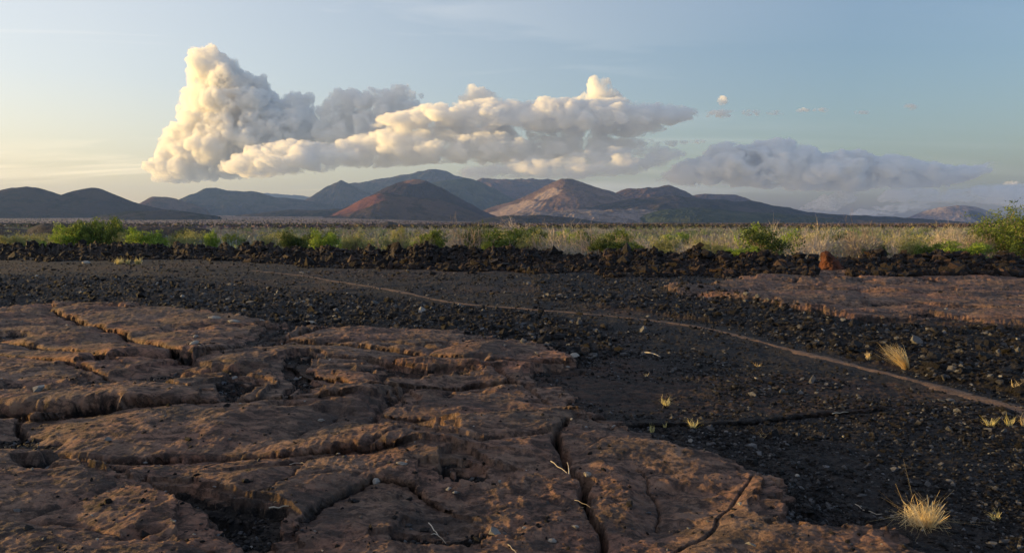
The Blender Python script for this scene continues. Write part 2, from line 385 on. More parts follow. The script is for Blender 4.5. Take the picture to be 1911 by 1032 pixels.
# ------------------------------------------------------------------ lava ridges (clinker)
def rock_material(name, c0, c1, c2, sc=1.0, tone=False):
    m, t, p = material(name)
    pos = t.n('ShaderNodeNewGeometry').outputs['Position']
    a = t.noise(pos, 1.3 * sc, 7, .7); b = t.noise(pos, 9 * sc, 5, .7)
    c = t.mix(t.ramp(a, [(.4, 0), (.62, 1)]), c0, c1); c = t.mix(t.ramp(b, [(.56, 0), (.75, .8)]), c, c2)
    if tone: c = t.mix(t.ramp(t.attr('tone').outputs['Fac'], [(0, .0), (.45, .0), (.92, .8), (1, 1)]), c, c2); c = t.mix(t.ramp(t.attr('tone').outputs['Fac'], [(.0, .8), (.4, 0)]), c, (.008, .007, .008))
    t.link(c, p.inputs['Base Color']); p.inputs['Roughness'].default_value = .75; p.inputs['Specular IOR Level'].default_value = .2
    t.link(t.n('ShaderNodeBump', {'Strength': 1, 'Distance': .06, 'Height': b}).outputs[0], p.inputs['Normal'])
    return m
RIDGE_M = rock_material('clinker', (.012, .009, .008), (.028, .016, .013), (.055, .034, .028), 1.6, True)
PEB_M = rock_material('cinder rubble', (.016, .016, .019), (.040, .034, .034), (.20, .20, .215), 6, True)
CREST = [(-500, 458), (0, 455), (80, 456), (200, 452), (330, 453), (400, 457), (475, 457), (498, 450), (530, 459), (640, 462), (700, 463), (780, 461), (840, 456), (870, 464), (940, 462), (1000, 465), (1040, 474), (1095, 477), (1150, 468), (1200, 470), (1225, 466), (1270, 478), (1285, 468), (1300, 465), (1330, 475), (1400, 478), (1480, 481), (1535, 486), (1600, 482), (1640, 478), (1700, 480), (1750, 474), (1790, 478), (1850, 482), (1911, 484), (2400, 480)]
def ridge_z(x, y):
    px = 955.5 + F * x / y
    Dr = ridge_d(px) + 1.2 * vnoise(px / 60, px * 0, 3)
    top = H - ((np.interp(px, *np.array(CREST).T) + 5 + 8 * vnoise(px / 21, px * 0, 41) * sstep(0, 600, px) + 4 * vnoise(px / 5, px * 0, 42)) - HOR) / F * Dr
    q = (y - Dr)
    wf = np.interp(px, [0, 600, 800, 1911], [3.5, 4, 6.0, 5.2]) * (1 + .45 * fbm(x, y * .3, 2.2, 3, 208))
    s = np.where(q < 0, (1 - np.clip(-q / wf, 0, 1)) ** 1.1, 1 - .75 * sstep(0, 1, q / 9))
    z = top * s
    amp = sstep(0, .35, s)
    z = z + amp * (.20 * fbm(x, y, 1.1, 4, 200, .6, True) - .07 + .12 * np.maximum(0, fbm(x, y * .5, 1.6, 2, 207)) + .07 * fbm(x, y, .22, 3, 201, .6, True))
    return np.where(q > 0, z - 1.05 * sstep(3, 14, q), z) - .05
def build_ridge():
    nc = 1700; t = np.linspace(-.78, .78, nc); px = 955.5 + F * t
    Dr = ridge_d(px); u = np.r_[np.linspace(-8, 2.5, 90), np.linspace(2.8, 13, 34)]
    Y = Dr[None] + u[:, None]; X = t[None] * Y
    x, y = X.ravel(), Y.ravel(); z = ridge_z(x, y)
    tag(link_mesh('lava_ridge', np.c_[x, y, z], grid_faces(len(u), nc), RIDGE_M, attrs={'tone': np.full(x.shape, .35)}), kind='structure',
        label='long rough black and red lava ridge across the middle distance')
build_ridge()
def top_z(x, y):
    """ground or ridge, whichever is higher"""
    g = ground_z(x, y)
    px = 955.5 + F * x / y; q = y - ridge_d(px)
    return np.where((q > -7.9) & (q < 12.9), np.maximum(g, ridge_z(x, y)), g)
def far_outcrop(prof, D, name, lab):
    pr = np.array(prof, float); t = np.linspace((pr[0, 0] - 955.5) / F, (pr[-1, 0] - 955.5) / F, 260)
    top = np.interp(955.5 + t * F, pr[:, 0], pr[:, 1]); u = np.linspace(-1, 1, 19) * D * .07
    Y = D + u[:, None] + 0 * t[None]; X = t[None] * Y; x, y = X.ravel(), Y.ravel()
    zt = H - (top - HOR) / F * D; base = far_z(x, y) - .3
    k = (1 - (np.abs(u) / (D * .07))[:, None] ** 2) * np.ones_like(t)[None]; e = np.minimum(1, 12 * (1 - np.abs(np.linspace(-1, 1, 260)))) 
    z = base + np.maximum(0, (np.repeat(zt[None], 19, 0).ravel() - base)) * (k * e[None]).ravel() + .3 * D / 150 * fbm(x, y, D / 60, 3, 33, .6, True) * (k * e).ravel()
    tag(link_mesh(name, np.c_[x, y, z], grid_faces(19, 260), RIDGE_M, attrs={'tone': np.full(x.shape, .35)}), lab, kind='structure')
far_outcrop([(-300, 424), (0, 426), (50, 430), (62, 424), (80, 419), (120, 418), (170, 424), (240, 424), (300, 425), (345, 424), (420, 430)], 130, 'lava_ridge', 'dark lava ridge behind the green bushes at the left')
far_outcrop([(660, 428), (700, 422), (725, 414), (745, 420), (800, 420), (850, 419), (880, 424), (940, 424)], 420, 'lava_ridge', 'low dark lava outcrop at the foot of the red cone')
far_outcrop([(1150, 424), (1180, 421), (1260, 423), (1300, 422), (1345, 426)], 420, 'lava_ridge', 'thin dark lava outcrop beyond the scrub at the centre right')

# ------------------------------------------------------------------ scattered clinker and cinder stones
ico = None
def base_rock():
    p = (1 + 5 ** .5) / 2
    v = np.array([(-1, p, 0), (1, p, 0), (-1, -p, 0), (1, -p, 0), (0, -1, p), (0, 1, p), (0, -1, -p), (0, 1, -p), (p, 0, -1), (p, 0, 1), (-p, 0, -1), (-p, 0, 1)])
    f = np.array([(0, 11, 5), (0, 5, 1), (0, 1, 7), (0, 7, 10), (0, 10, 11), (1, 5, 9), (5, 11, 4), (11, 10, 2), (10, 7, 6), (7, 1, 8), (3, 9, 4), (3, 4, 2), (3, 2, 6), (3, 6, 8), (3, 8, 9), (4, 9, 5), (2, 4, 11), (6, 2, 10), (8, 6, 7), (9, 8, 1)])
    return v / np.linalg.norm(v[0]), f
BV, BF = base_rock()
def rocks(name, x, y, z, size, rng, mat, kind='stuff', label=None, flat=.7, cat=None):
    n = len(x)
    V = BV[None] * (1 + .52 * rng.uniform(-1, 1, (n, 12, 1))) * rng.uniform(.6, 1.35, (n, 1, 3)) * np.array([1, 1, flat])
    a = rng.uniform(0, 6.28, n); b = rng.uniform(-.6, .6, n)
    ca, sa, cb, sb = np.cos(a), np.sin(a), np.cos(b), np.sin(b)
    Rz = np.zeros((n, 3, 3)); Rz[:, 0, 0] = ca; Rz[:, 0, 1] = -sa; Rz[:, 1, 0] = sa; Rz[:, 1, 1] = ca; Rz[:, 2, 2] = 1
    Rx = np.zeros((n, 3, 3)); Rx[:, 0, 0] = 1; Rx[:, 1, 1] = cb; Rx[:, 1, 2] = -sb; Rx[:, 2, 1] = sb; Rx[:, 2, 2] = cb
    V = np.einsum('nij,nkj->nki', Rz @ Rx, V) * size[:, None, None] * .5
    V += np.c_[x, y, z + size * .12][:, None]
    Fc = (BF[None] + (np.arange(n) * 12)[:, None, None]).reshape(-1, 3)
    o = link_mesh(name, V.reshape(-1, 3), Fc, mat, smooth=False, attrs={'tone': np.repeat(rng.random(n) ** 2.6, 12)})
    return tag(o, label, cat, kind=kind)
def scatter(n, y0, y1, rng, tmax=.74):
    d = 1 / rng.uniform(1 / y1, 1 / y0, n); t = rng.uniform(-tmax, tmax, n); return t * (d + 2.2), d
rng = np.random.default_rng(11)
def build_rubble():
    x, y = scatter(400000, 2.6, 38, rng)
    z, sl, ci, ru, cr, pd, c1 = near_z(x, y, True)
    clump = fbm(x, y, .8, 3, 301)
    keep = ((pd > .15) | (rng.random(len(x)) < .25)) & (cr < .03)
    r = rng.random(len(x))
    coarse = keep & (pd > .3) & (ru > .5) & (r < .55 + .4 * clump)
    fine = keep & (ru <= .5) & (sl < .4) & (r < .34 + .7 * clump)
    onslab = keep & (sl >= .4) & (r < .008)
    size = np.where(coarse, rng.lognormal(-3.2, .55, len(x)), rng.lognormal(-3.9, .42, len(x)) * (.6 + y / 16))
    size = np.minimum(size, .17)
    k = coarse | fine | onslab; x, y, size = x[k], y[k], size[k]
    z = ground_z(x, y)
    rocks('cinder_rubble', x, y, z, size, rng, PEB_M, label='loose black cinder and clinker stones covering the flat lava')
    x, y = scatter(110000, 23, 52, rng); px = 955.5 + F * x / y; q = y - ridge_d(px)
    k = (q > -7.5 + 3 * fbm(x, y, 2, 2, 311)) & (q < 3.5) & ~((np.abs(px - 1552) < 30) & (y < 27.5)) & (rng.random(len(px)) < .75 + .6 * fbm(x, y, 1.2, 3, 310)); x, y = x[k], y[k]
    rocks('clinker_blocks', x, y, top_z(x, y), rng.lognormal(-2.5, .62, len(x)).clip(.04, .5), rng, RIDGE_M, label='jagged dark clinker blocks heaped along the lava ridge', flat=.85)
    # pale chips
    x, y = scatter(1500, 3.6, 33, rng); z, sl, ci, ru, cr, pd, c1 = near_z(x, y, True)
    k = (rng.random(len(x)) < .12 + .55 * ru) & (pd > .2); x, y = x[k], y[k]
    m = rock_material('pale stone', (.30, .29, .29), (.42, .40, .38), (.55, .54, .52), 5)
    rocks('pale_chips', x, y, ground_z(x, y) + .015, rng.lognormal(-3.5, .45, len(x)) * (.55 + y / 22), rng, m, label='tiny pale stone chips sprinkled over the black rubble', flat=.5)
build_rubble()

# ------------------------------------------------------------------ plants
def leaf_material(name, a, b, tr=.25):
    m, t, p = material(name)
    tone = t.attr('tone').outputs['Fac']
    pos = t.n('ShaderNodeNewGeometry').outputs['Position']
    f = t.math('ADD', tone, t.math('MULTIPLY', t.math('SUBTRACT', t.noise(pos, 1.6, 3), .5), .8))
    c = t.mix(t.ramp(f, [(.2, 0), (.85, 1)]), a, b)
    t.link(c, p.inputs['Base Color']); p.inputs['Roughness'].default_value = .7
    tl = t.n('ShaderNodeBsdfTranslucent', {'Color': c}); mx = t.n('ShaderNodeMixShader', {0: tr, 1: p.outputs[0], 2: tl.outputs[0]})
    t.link(mx.outputs[0], m.node_tree.nodes['Material Output'].inputs[0]); return m
def bark_material(name, a, b):
    m, t, p = material(name); pos = t.n('ShaderNodeNewGeometry').outputs['Position']
    t.link(t.mix(t.ramp(t.noise(pos, 5, 4), [(.35, 0), (.65, 1)]), a, b), p.inputs['Base Color']); return m
L_BRIGHT = leaf_material('bright leaves', (.13, .21, .025), (.36, .46, .07))
L_DARK = leaf_material('dark leaves', (.03, .055, .014), (.10, .135, .032))
L_MID = leaf_material('green leaves', (.07, .115, .02), (.20, .26, .055))
L_PALE = leaf_material('olive leaves', (.20, .21, .07), (.42, .41, .17))
B_GREY = bark_material('grey bark', (.20, .155, .125), (.38, .31, .26))
B_PALE = bark_material('bleached twigs', (.34, .28, .23), (.58, .50, .43))
B_DARK = bark_material('dark bark', (.05, .035, .028), (.11, .08, .06))
def tubes(lines, k=4):
    V = []; Fc = []; n0 = 0
    for pts, rad in lines:
        pts = np.asarray(pts, float); n = len(pts); tg = np.gradient(pts, axis=0); tg /= np.linalg.norm(tg, axis=1)[:, None] + 1e-9
        a = np.cross(tg, [.31, .17, .93]); a /= np.linalg.norm(a, axis=1)[:, None] + 1e-9; b = np.cross(tg, a)
        th = np.arange(k) * 2 * math.pi / k
        ring = pts[:, None] + np.asarray(rad)[:, None, None] * (a[:, None] * np.cos(th)[None, :, None] + b[:, None] * np.sin(th)[None, :, None])
        V.append(ring.reshape(-1, 3)); i = np.arange(n - 1)[:, None] * k; j = np.arange(k)[None]; j2 = (j + 1) % k
        Fc.append(np.stack([i + j, i + j2, i + k + j2, i + k + j], -1).reshape(-1, 4) + n0); n0 += n * k
    return np.concatenate(V), np.concatenate(Fc)
def grow(rng, stems, depth, spread, L0, r0, nb=3, up=.25, bend=.25):
    """polylines of a branching shrub about 1 m tall, and its twig ends"""
    lines = []; tips = []
    def rec(p, d, L, r, k):
        n = 4; pts = [p]
        for i in range(n):
            d = d + rng.normal(size=3) * bend * .5 + np.array([0, 0, up * .12]); d /= np.linalg.norm(d); p = p + d * L / n; pts.append(p)
        lines.append((pts, np.linspace(r, r * .55, n + 1)))
        if k == 0: tips.append(p); return
        for _ in range(nb):
            q = pts[rng.integers(2, n + 1)]; v = d + rng.normal(size=3) * .62; v[2] += up * .4; v /= np.linalg.norm(v)
            rec(q, v, L * rng.uniform(.55, .85), r * .55, k - 1)
    for _ in range(stems):
        a = rng.uniform(0, 6.283); v = np.array([math.cos(a) * spread, math.sin(a) * spread, 1]) * 1.; v /= np.linalg.norm(v)
        rec(np.array([math.cos(a) * .03, math.sin(a) * .03, -.08]), v, L0 * rng.uniform(.8, 1.2), r0, depth)
    return lines, np.array(tips)
def leaves(rng, centres, per, spread, size):
    n = len(centres) * per; c = np.repeat(centres, per, 0) + rng.normal(size=(n, 3)) * spread * np.array([1, 1, .75])
    u = rng.normal(size=(n, 3)); u /= np.linalg.norm(u, axis=1)[:, None]; v = np.cross(u, rng.normal(size=(n, 3))); v /= np.linalg.norm(v, axis=1)[:, None]
    s = (size * rng.uniform(.5, 1.4, n))[:, None]
    V = np.stack([c - u * s, c + v * s * .45, c + u * s, c - v * s * .45], 1).reshape(-1, 3)
    tone = np.repeat(np.repeat(rng.random(len(centres)), per) * .7 + rng.random(n) * .3, 4)
    k = V[:, 2] > .0; k = k.reshape(-1, 4).all(1); V = V.reshape(-1, 4, 3)[k].reshape(-1, 3); tone = tone[np.repeat(k, 4)]
    return V, np.arange(len(V)).reshape(-1, 4), tone
def norm_h(*arrs):
    h = max(np.percentile(a[:, 2], 99.5) for a in arrs); wd = max(np.percentile(np.abs(a[:, :2]), 99) for a in arrs)
    return [a * np.array([.5 / wd, .5 / wd, 1 / h]) for a in arrs]
def leafy_proto(seed, leafm, barkm, stems, spread, per, sz, depth=2, clump=.09, rad=.022):
    rng = np.random.default_rng(seed)
    lines, tips = grow(rng, stems, depth, spread, .45, rad, 4, .3)
    tv, tf = tubes(lines); ex = tips + rng.normal(size=tips.shape) * .07
    lv, lf, tone = leaves(rng, np.r_[tips, ex], per, clump, sz)
    tv, lv = norm_h(tv, lv)
    return (tv, tf, barkm), (lv, lf, tone, leafm)
def place_leafy(name, proto, loc, wd, ht, rz, label, cat, group=None):
    o = empty(name, loc, rz); o.scale = (wd, wd, ht)
    tr = bpy.data.objects.new('stems' if name == 'shrub' else 'trunk', proto[0]); C.collection.objects.link(tr); tr.parent = o
    cr = bpy.data.objects.new('foliage' if name == 'shrub' else 'crown', proto[1]); C.collection.objects.link(cr); cr.parent = o
    return tag(o, label, cat, group)
def mesh_only(name, V, Fc, mat, tone=None):
    o = link_mesh(name, V, Fc, mat, attrs={'tone': tone} if tone is not None else None, smooth=False); me = o.data
    bpy.data.objects.remove(o); return me
PROTO = {}
for key, (seed, lm, bm, st, spd, per, sz, dp, cl) in {
    'bright': (1, L_BRIGHT, B_GREY, 8, .9, 40, .034, 2, .065), 'bright2': (2, L_BRIGHT, B_GREY, 7, 1.1, 36, .034, 2, .07),
    'mid': (3, L_MID, B_GREY, 7, .7, 42, .030, 2, .06), 'mid2': (4, L_MID, B_GREY, 7, .9, 40, .032, 2, .055),
    'dark': (5, L_DARK, B_DARK, 6, .7, 42, .030, 2, .06), 'dark2': (6, L_DARK, B_GREY, 4, .6, 30, .028, 2, .05),
    'pale': (7, L_PALE, B_GREY, 8, .8, 24, .030, 2, .07), 'pale2': (8, L_PALE, B_PALE, 7, .9, 18, .030, 2, .07),
    'big': (9, L_MID, B_GREY, 8, .75, 30, .016, 3, .045)}.items():
    a, b = leafy_proto(seed, lm, bm, st, spd, per, sz, dp, cl)
    PROTO[key] = (mesh_only('stems', *a), mesh_only('foliage', b[0], b[1], b[3], b[2]))
SHR = [  # (px centre, top row, width px, distance, kind, label)
 (38, 434, 86, 50, 'pale', 'pale green shrub nearest the left edge in front of the dark ridge'),
 (58, 452, 50, 46, 'bright', 'small yellow green shrub at the foot of the pale one at the left edge'),
 (122, 420, 58, 70, 'bright2', 'bright green bush at the left end of the dark green clump'),
 (150, 415, 70, 76, 'mid', 'mid green bush in the left clump beside the bright end bush'),
 (180, 412, 70, 74, 'mid2', 'dark green bush in the middle of the left clump'),
 (210, 409, 64, 72, 'mid', 'tallest dark green bush at the right end of the left clump'),
 (278, 428, 68, 58, 'bright', 'bright lime green round bush standing alone right of the left clump'),
 (240, 434, 40, 66, 'pale2', 'thin olive shrub between the left clump and the lime bush'),
 (78, 436, 50, 80, 'pale2', 'washed out grey green bush behind the left edge shrubs'),
 (398, 431, 30, 64, 'bright2', 'small pale green bush right of the lime bush'),
 (340, 436, 50, 72, 'pale', 'grey olive bush right behind the lime green bush'),
 (543, 429, 50, 62, 'dark', 'dark olive rounded bush left of the centre'),
 (603, 430, 44, 62, 'bright2', 'light yellow green bush right of the dark olive one'),
 (655, 430, 50, 70, 'pale', 'olive bush between the yellow green one and the centre green one'),
 (500, 434, 50, 78, 'pale2', 'faint grey green bush left of the dark olive bush'),
 (798, 430, 62, 56, 'mid2', 'fresh green bush below the red cone'),
 (742, 436, 60, 74, 'pale', 'olive bush left of the fresh green bush below the red cone'),
 (880, 424, 50, 72, 'dark2', 'dark small leafed tree like bush right of the red cone'),
 (908, 417, 22, 90, 'dark', 'narrow dark bush tip standing above the scrub under the red cone edge'),
 (912, 452, 34, 50, 'mid', 'low green bush just behind the ridge under the dark tree like bush'),
 (985, 432, 60, 80, 'pale', 'soft olive bush below the flat topped bare tree'),
 (1128, 438, 62, 47, 'dark', 'dark green bush rising behind the ridge at the centre right'),
 (1168, 452, 66, 46, 'mid', 'bright edged green bush touching the dark one at the centre right'),
 (1240, 436, 60, 80, 'pale', 'olive bush far behind the ridge right of the centre'),
 (1378, 461, 70, 44, 'bright', 'low lime green bush at the foot of the dark branching tree'),
 (1430, 424, 120, 50, 'dark2', 'dark branching tree like bush with several upright tops at the right'),
 (1325, 444, 50, 66, 'pale2', 'thin grey green bush left of the dark branching tree'),
 (1600, 448, 60, 66, 'pale', 'washed out olive bush beyond the termite mound'),
 (1636, 456, 44, 52, 'dark', 'small boxy dark grey green bush right of the termite mound'),
 (1700, 444, 62, 54, 'pale', 'pale olive bush left of the big green tree'),
 (1742, 455, 66, 48, 'mid2', 'low green bush in the gap left of the big green tree'),
 (1800, 450, 80, 43, 'bright2', 'light green bush at the left foot of the big green tree'),
]
rng = np.random.default_rng(77)
for px, ty, wp, D, kd, lab in SHR:
    D = max(min(D, 47), 40) if px < 70 else float(ridge_d(px)) + 6 + max(0, (D - 42)) * .2
    p = at(px, ty, D); g = gz(p[0], D); ht = p[2] - g; wd = wp / F * D * 1.15
    place_leafy('shrub', PROTO[kd], (p[0], D, g), wd, ht, rng.uniform(0, 6.28), lab, 'shrub', 'leafy shrubs beyond the lava ridge')
def extras():
    rg = np.random.default_rng(123)
    for i in range(46):
        px = rg.uniform(330, 1800); D = float(ridge_d(px)) + rg.uniform(13, 60); x = (px - 955.5) / F * D; g = gz(x, D); h = rg.uniform(1.3, 2.3)
        place_leafy('shrub', PROTO[['pale', 'pale2', 'mid', 'bright2', 'pale', 'dark'][i % 6]], (x, D, g), h * rg.uniform(1.1, 1.9), h, rg.uniform(0, 6.28),
            ['olive bush scattered through the pale scrub belt', 'thin olive bush scattered through the pale scrub belt', 'small mid green bush scattered through the pale scrub belt', 'small light green bush scattered through the pale scrub belt', 'olive bush scattered through the pale scrub belt', 'small dark bush scattered through the pale scrub belt'][i % 6], 'shrub', 'small leafy bushes scattered through the scrub belt')
extras()
def big_tree():
    D = 42; p = at(1905, 392, D); g = gz(p[0], D)
    place_leafy('tree', PROTO['big'], (p[0], D, g), 230 / F * D, p[2] - g, .6, 'big spreading green tree cut off by the right edge', 'tree')
big_tree()
def bare_proto(seed, stems, depth, spread, r=.016):
    rng = np.random.default_rng(seed); lines, tips = grow(rng, stems, depth, spread, .42, r, 3, .35, .4)
    V, Fc = tubes(lines, 3); V, = norm_h(V); return mesh_only('bare_shrub', V, Fc, B_PALE if seed % 2 else B_GREY)
BARE = [bare_proto(s_, 8, 3, .7) for s_ in (31, 32, 33, 34)] + [bare_proto(35, 5, 3, .45), bare_proto(36, 5, 3, .45)]
def bares():
    rng = np.random.default_rng(5); n = 0
    while n < 150:
        px = rng.uniform(-60, 2000) if rng.random() < .3 else rng.uniform(560, 1900); D = float(ridge_d(px)) + rng.uniform(8, 30)
        x = (px - 955.5) / F * D; g = gz(x, D); h = rng.uniform(1.4, 2.3)
        o = bpy.data.objects.new('bare_shrub', BARE[rng.integers(0, 6)]); C.collection.objects.link(o)
        o.location = (x, D, g); o.rotation_euler = (0, 0, rng.uniform(0, 6.28)); wd = h * rng.uniform(.8, 1.3); o.scale = (wd, wd, h)
        tag(o, 'leafless grey twiggy shrub in the pale scrub beyond the lava ridge', 'shrub', 'leafless grey shrubs beyond the lava ridge'); n += 1
    for px, ty, wp, D, lab in ((970, 403, 120, 130, 'flat topped bare brown tree standing above the scrub at the centre'), (1525, 426, 90, 110, 'dark spreading bare tree above the scrub left of the far dome'), (1060, 432, 55, 50, 'pale forked bare shrub behind the dip in the ridge'), (1645, 452, 50, 49, 'pale upright bare shrub beside the boxy dark bush')):
        p = at(px, ty, D); g = gz(p[0], D); o = bpy.data.objects.new('bare_tree' if D > 100 else 'bare_shrub', BARE[4]); C.collection.objects.link(o)
        o.location = (p[0], D, g); wd = wp / F * D; o.scale = (wd, wd, p[2] - g); tag(o, lab, 'tree' if D > 100 else 'shrub')
bares()
def scrub(name, n, d0, d1, pw, h0, h1, nt, nl, lab, ts, ls, seed):
    """thicket of small shrubs that reads as one mass"""
    rng = np.random.default_rng(seed); D = d0 + (d1 - d0) * rng.random(n) ** pw; t = rng.uniform(-.8, .8, n); x = t * D
    px = 955.5 + F * t
    k = fbm(x, D, D.mean() * .12, 3, seed) + rng.uniform(-.5, .5, n) > -.45; x, D, px = x[k], D[k], px[k]; n = len(x)
    k = D > ridge_d(px) + 15; x, D = x[k], D[k]; n = len(x)
    g = far_z(x, D); h = rng.uniform(h0, h1, n); wd = h * rng.uniform(.5, .95, n)
    kind = np.clip(.5 + .9 * fbm(x, D, D.mean() * .1, 2, seed + 1) + rng.normal(size=n) * .28, 0, 1)      # 0 bare grey .. 1 leafy
    pal = np.array([(.22, .225, .225), (.18, .185, .17), (.185, .215, .11), (.11, .17, .055)])
    colr = np.stack([np.interp(kind, [0, .4, .7, 1], pal[:, j]) for j in range(3)], 1) * rng.uniform(.7, 1.35, (n, 1))
    if seed == 9: colr = colr * np.array([.55, .42, .50]) + np.array([.01, .0, .005])
    c = np.stack([x, D, g], 1)
    # twigs: thin upright slivers
    a = rng.uniform(0, 6.283, (n, nt)); rr = rng.random((n, nt)) ** .5; e = rng.uniform(.55, 1, (n, nt))
    tip = c[:, None] + np.stack([np.cos(a) * rr * wd[:, None], np.sin(a) * rr * wd[:, None], e * h[:, None] * (1 - .35 * rr ** 2)], -1)
    mid0 = c[:, None] + (tip - c[:, None]) * rng.uniform(0, .45, (n, nt, 1)); off = rng.normal(size=(n, nt, 3)) * ts * np.array([1, 1, .2])
    Vt = np.stack([mid0 - off, mid0 + off, tip + off * .3, tip - off * .3], 2).reshape(-1, 3)
    ct = np.repeat(colr * (1.35 - .5 * kind[:, None]) + .02, nt * 4, 0)
    # leaves
    m = (rng.random((n, nl)) < (.25 + .75 * kind)[:, None]); ii = np.nonzero(m)[0]; q = len(ii)
    a = rng.uniform(0, 6.283, q); rr = rng.random(q) ** .5; zz = rng.uniform(.15, 1, q)
    pc = c[ii] + np.stack([np.cos(a) * rr * wd[ii], np.sin(a) * rr * wd[ii], zz * h[ii] * (1 - .3 * rr ** 2)], -1)
    u = rng.normal(size=(q, 3)) * ls; v = rng.normal(size=(q, 3)) * ls
    Vl = np.stack([pc - u, pc + v, pc + u, pc - v], 1).reshape(-1, 3); cl = np.repeat(colr[ii] * rng.uniform(.6, 1.3, (q, 1)), 4, 0)
    V = np.r_[Vt, Vl]; col = np.r_[ct, cl]
    m_, t_, p_ = material('dry scrub'); t_.link(t_.attr('col').outputs['Color'], p_.inputs['Base Color'])
    o = link_mesh(name, V, np.arange(len(V)).reshape(-1, 4), m_, attrs={'col': col}, smooth=False)
    tag(o, lab, kind='stuff')
scrub('dry_scrub', 6000, 45, 330, 1.5, .8, 1.75, 30, 34, 'mass of dry grey and olive scrub between the ridge and the plain', .016, .055, 7)
scrub('distant_scrub', 16000, 300, 2900, 1.4, .5, 1.5, 3, 14, 'distant scrub dotted over the plain below the hills', .08, .42, 9)

# ------------------------------------------------------------------ grass tufts, sticks, stones, termite mound
G_STRAW = leaf_material('straw', (.62, .46, .22), (.85, .70, .42), .3)
G_GREEN = leaf_material('green straw', (.52, .46, .17), (.85, .74, .42), .3)
def tuft(name, px, py, hp, wp, n, label, cat, lean=(0, 0), curl=.5, mat=None, seed=1, w_=.0022, group=None, flatk=1.0):
    rng = np.random.default_rng(seed); o = spot(px, py); D = o.y; h = hp / F * D; wd = wp / F * D * .5
    V = []; Fc = []; tone = []; q = 0; K = 7
    for i in range(n):
        a = rng.uniform(0, 6.283); r = rng.random() ** .7
        b = np.array([math.cos(a) * wd * .3 * r, math.sin(a) * wd * .3 * r * flatk, -.01])
        L = h * rng.uniform(.45, 1.1); out = np.array([math.cos(a), math.sin(a), 0]) * wd * rng.uniform(.1, .75) + np.array([lean[0], lean[1], 0]) * h * rng.uniform(.5, 1.3)
        wv = np.array([-math.sin(a + 1), math.cos(a + 1), 0]) * (1.35 * w_ * D / 5 * rng.uniform(.6, 1.3)); cu = rng.normal(size=3) * curl * h * .35
        tt = np.linspace(0, 1, K)[:, None]
        P = b + out * tt ** 1.7 + np.array([0, 0, L]) * (tt - .28 * curl * tt ** 3) + cu * np.sin(tt * math.pi * 1.3) * tt
        P[:, 2] = np.maximum(P[:, 2], -.01)
        wk = wv * (1 - tt * .85)
        V.append(np.stack([P - wk, P + wk], 1).reshape(-1, 3)); j = np.arange(K - 1) * 2 + q
        Fc.append(np.stack([j, j + 1, j + 3, j + 2], 1)); tone += [rng.random()] * (2 * K); q += 2 * K
    ob = link_mesh(name, np.concatenate(V), np.concatenate(Fc), mat or G_STRAW, attrs={'tone': tone}); ob.location = o
    return tag(ob, label, cat, group)
TG = 'dry grass tufts on the lava'
tuft('grass_tuft', 1690, 686, 50, 44, 130, 'tall wispy straw coloured grass tuft leaning left beside the path', 'grass tuft', (-.75, 0), .3, seed=2, w_=.0020, group=TG)
tuft('grass_tuft', 1620, 672, 16, 16, 26, 'small pale grass tuft left of the tall leaning one', 'grass tuft', (-.1, 0), .5, seed=3, group=TG)
tuft('grass_tuft', 1728, 980, 56, 96, 210, 'big curly yellow grass clump low in the right corner', 'grass tuft', (-.3, 0), 2.0, G_STRAW, 4, .0022, TG)
tuft('grass_tuft', 1858, 970, 26, 30, 34, 'small green yellow grass tuft right of the big clump', 'grass tuft', (-.2, 0), .8, G_GREEN, 5, .0014, TG)
tuft('grass_tuft', 1243, 756, 20, 34, 40, 'spiky pale grass tuft on the cinder right of the deep crack', 'grass tuft', (0, 0), .6, G_GREEN, 6, .0016, TG)
tuft('grass_tuft', 1216, 806, 20, 18, 24, 'leftmost of the three pale tufts along the thin ledge', 'grass tuft', (0, 0), .6, G_GREEN, 7, .0015, TG)
tuft('grass_tuft', 1241, 797, 14, 14, 18, 'small middle tuft of the three along the thin ledge', 'grass tuft', (0, 0), .6, G_GREEN, 8, .0014, TG)
tuft('grass_tuft', 1294, 798, 22, 40, 44, 'widest tuft of the three along the thin ledge', 'grass tuft', (0, 0), .6, G_GREEN, 9, .0015, TG)
tuft('grass_tuft', 1424, 816, 14, 26, 16, 'sparse dead tuft alone on the cinder right of the ledge tufts', 'grass tuft', (.1, 0), .8, G_STRAW, 10, .0013, TG)
tuft('grass_tuft', 1206, 703, 10, 18, 18, 'tiny pale tuft below the pale driftwood strip', 'grass tuft', (0, 0), .7, G_STRAW, 11, .0015, TG)
tuft('grass_tuft', 1414, 684, 10, 22, 18, 'tiny pale tuft on the cinder above the ledge', 'grass tuft', (0, 0), .7, G_STRAW, 12, .0015, TG)
tuft('grass_tuft', 1895, 727, 18, 22, 26, 'pale tuft above the path at the right edge', 'grass tuft', (0, 0), .6, G_STRAW, 13, .0018, TG)
tuft('grass_tuft', 1848, 794, 22, 44, 44, 'wide pale grass tuft below the path near the right edge', 'grass tuft', (-.1, 0), .7, G_GREEN, 14, .0016, TG)
tuft('grass_tuft', 1884, 795, 24, 30, 34, 'upright pale grass tuft beside the wide one below the path', 'grass tuft', (0, 0), .5, G_GREEN, 15, .0016, TG)
tuft('grass_tuft', 1912, 795, 28, 40, 34, 'grass tuft cut by the right edge below the path', 'grass tuft', (0, 0), .5, G_STRAW, 16, .0016, TG)
tuft('grass_tuft', 222, 493, 13, 24, 70, 'leftmost of three pale yellow grass tufts in front of the lime bush', 'grass tuft', (.1, 0), .8, G_GREEN, 17, .0020, TG)
tuft('grass_tuft', 239, 493, 11, 12, 40, 'small middle one of three pale yellow tufts in front of the lime bush', 'grass tuft', (0, 0), .8, G_GREEN, 18, .0020, TG)
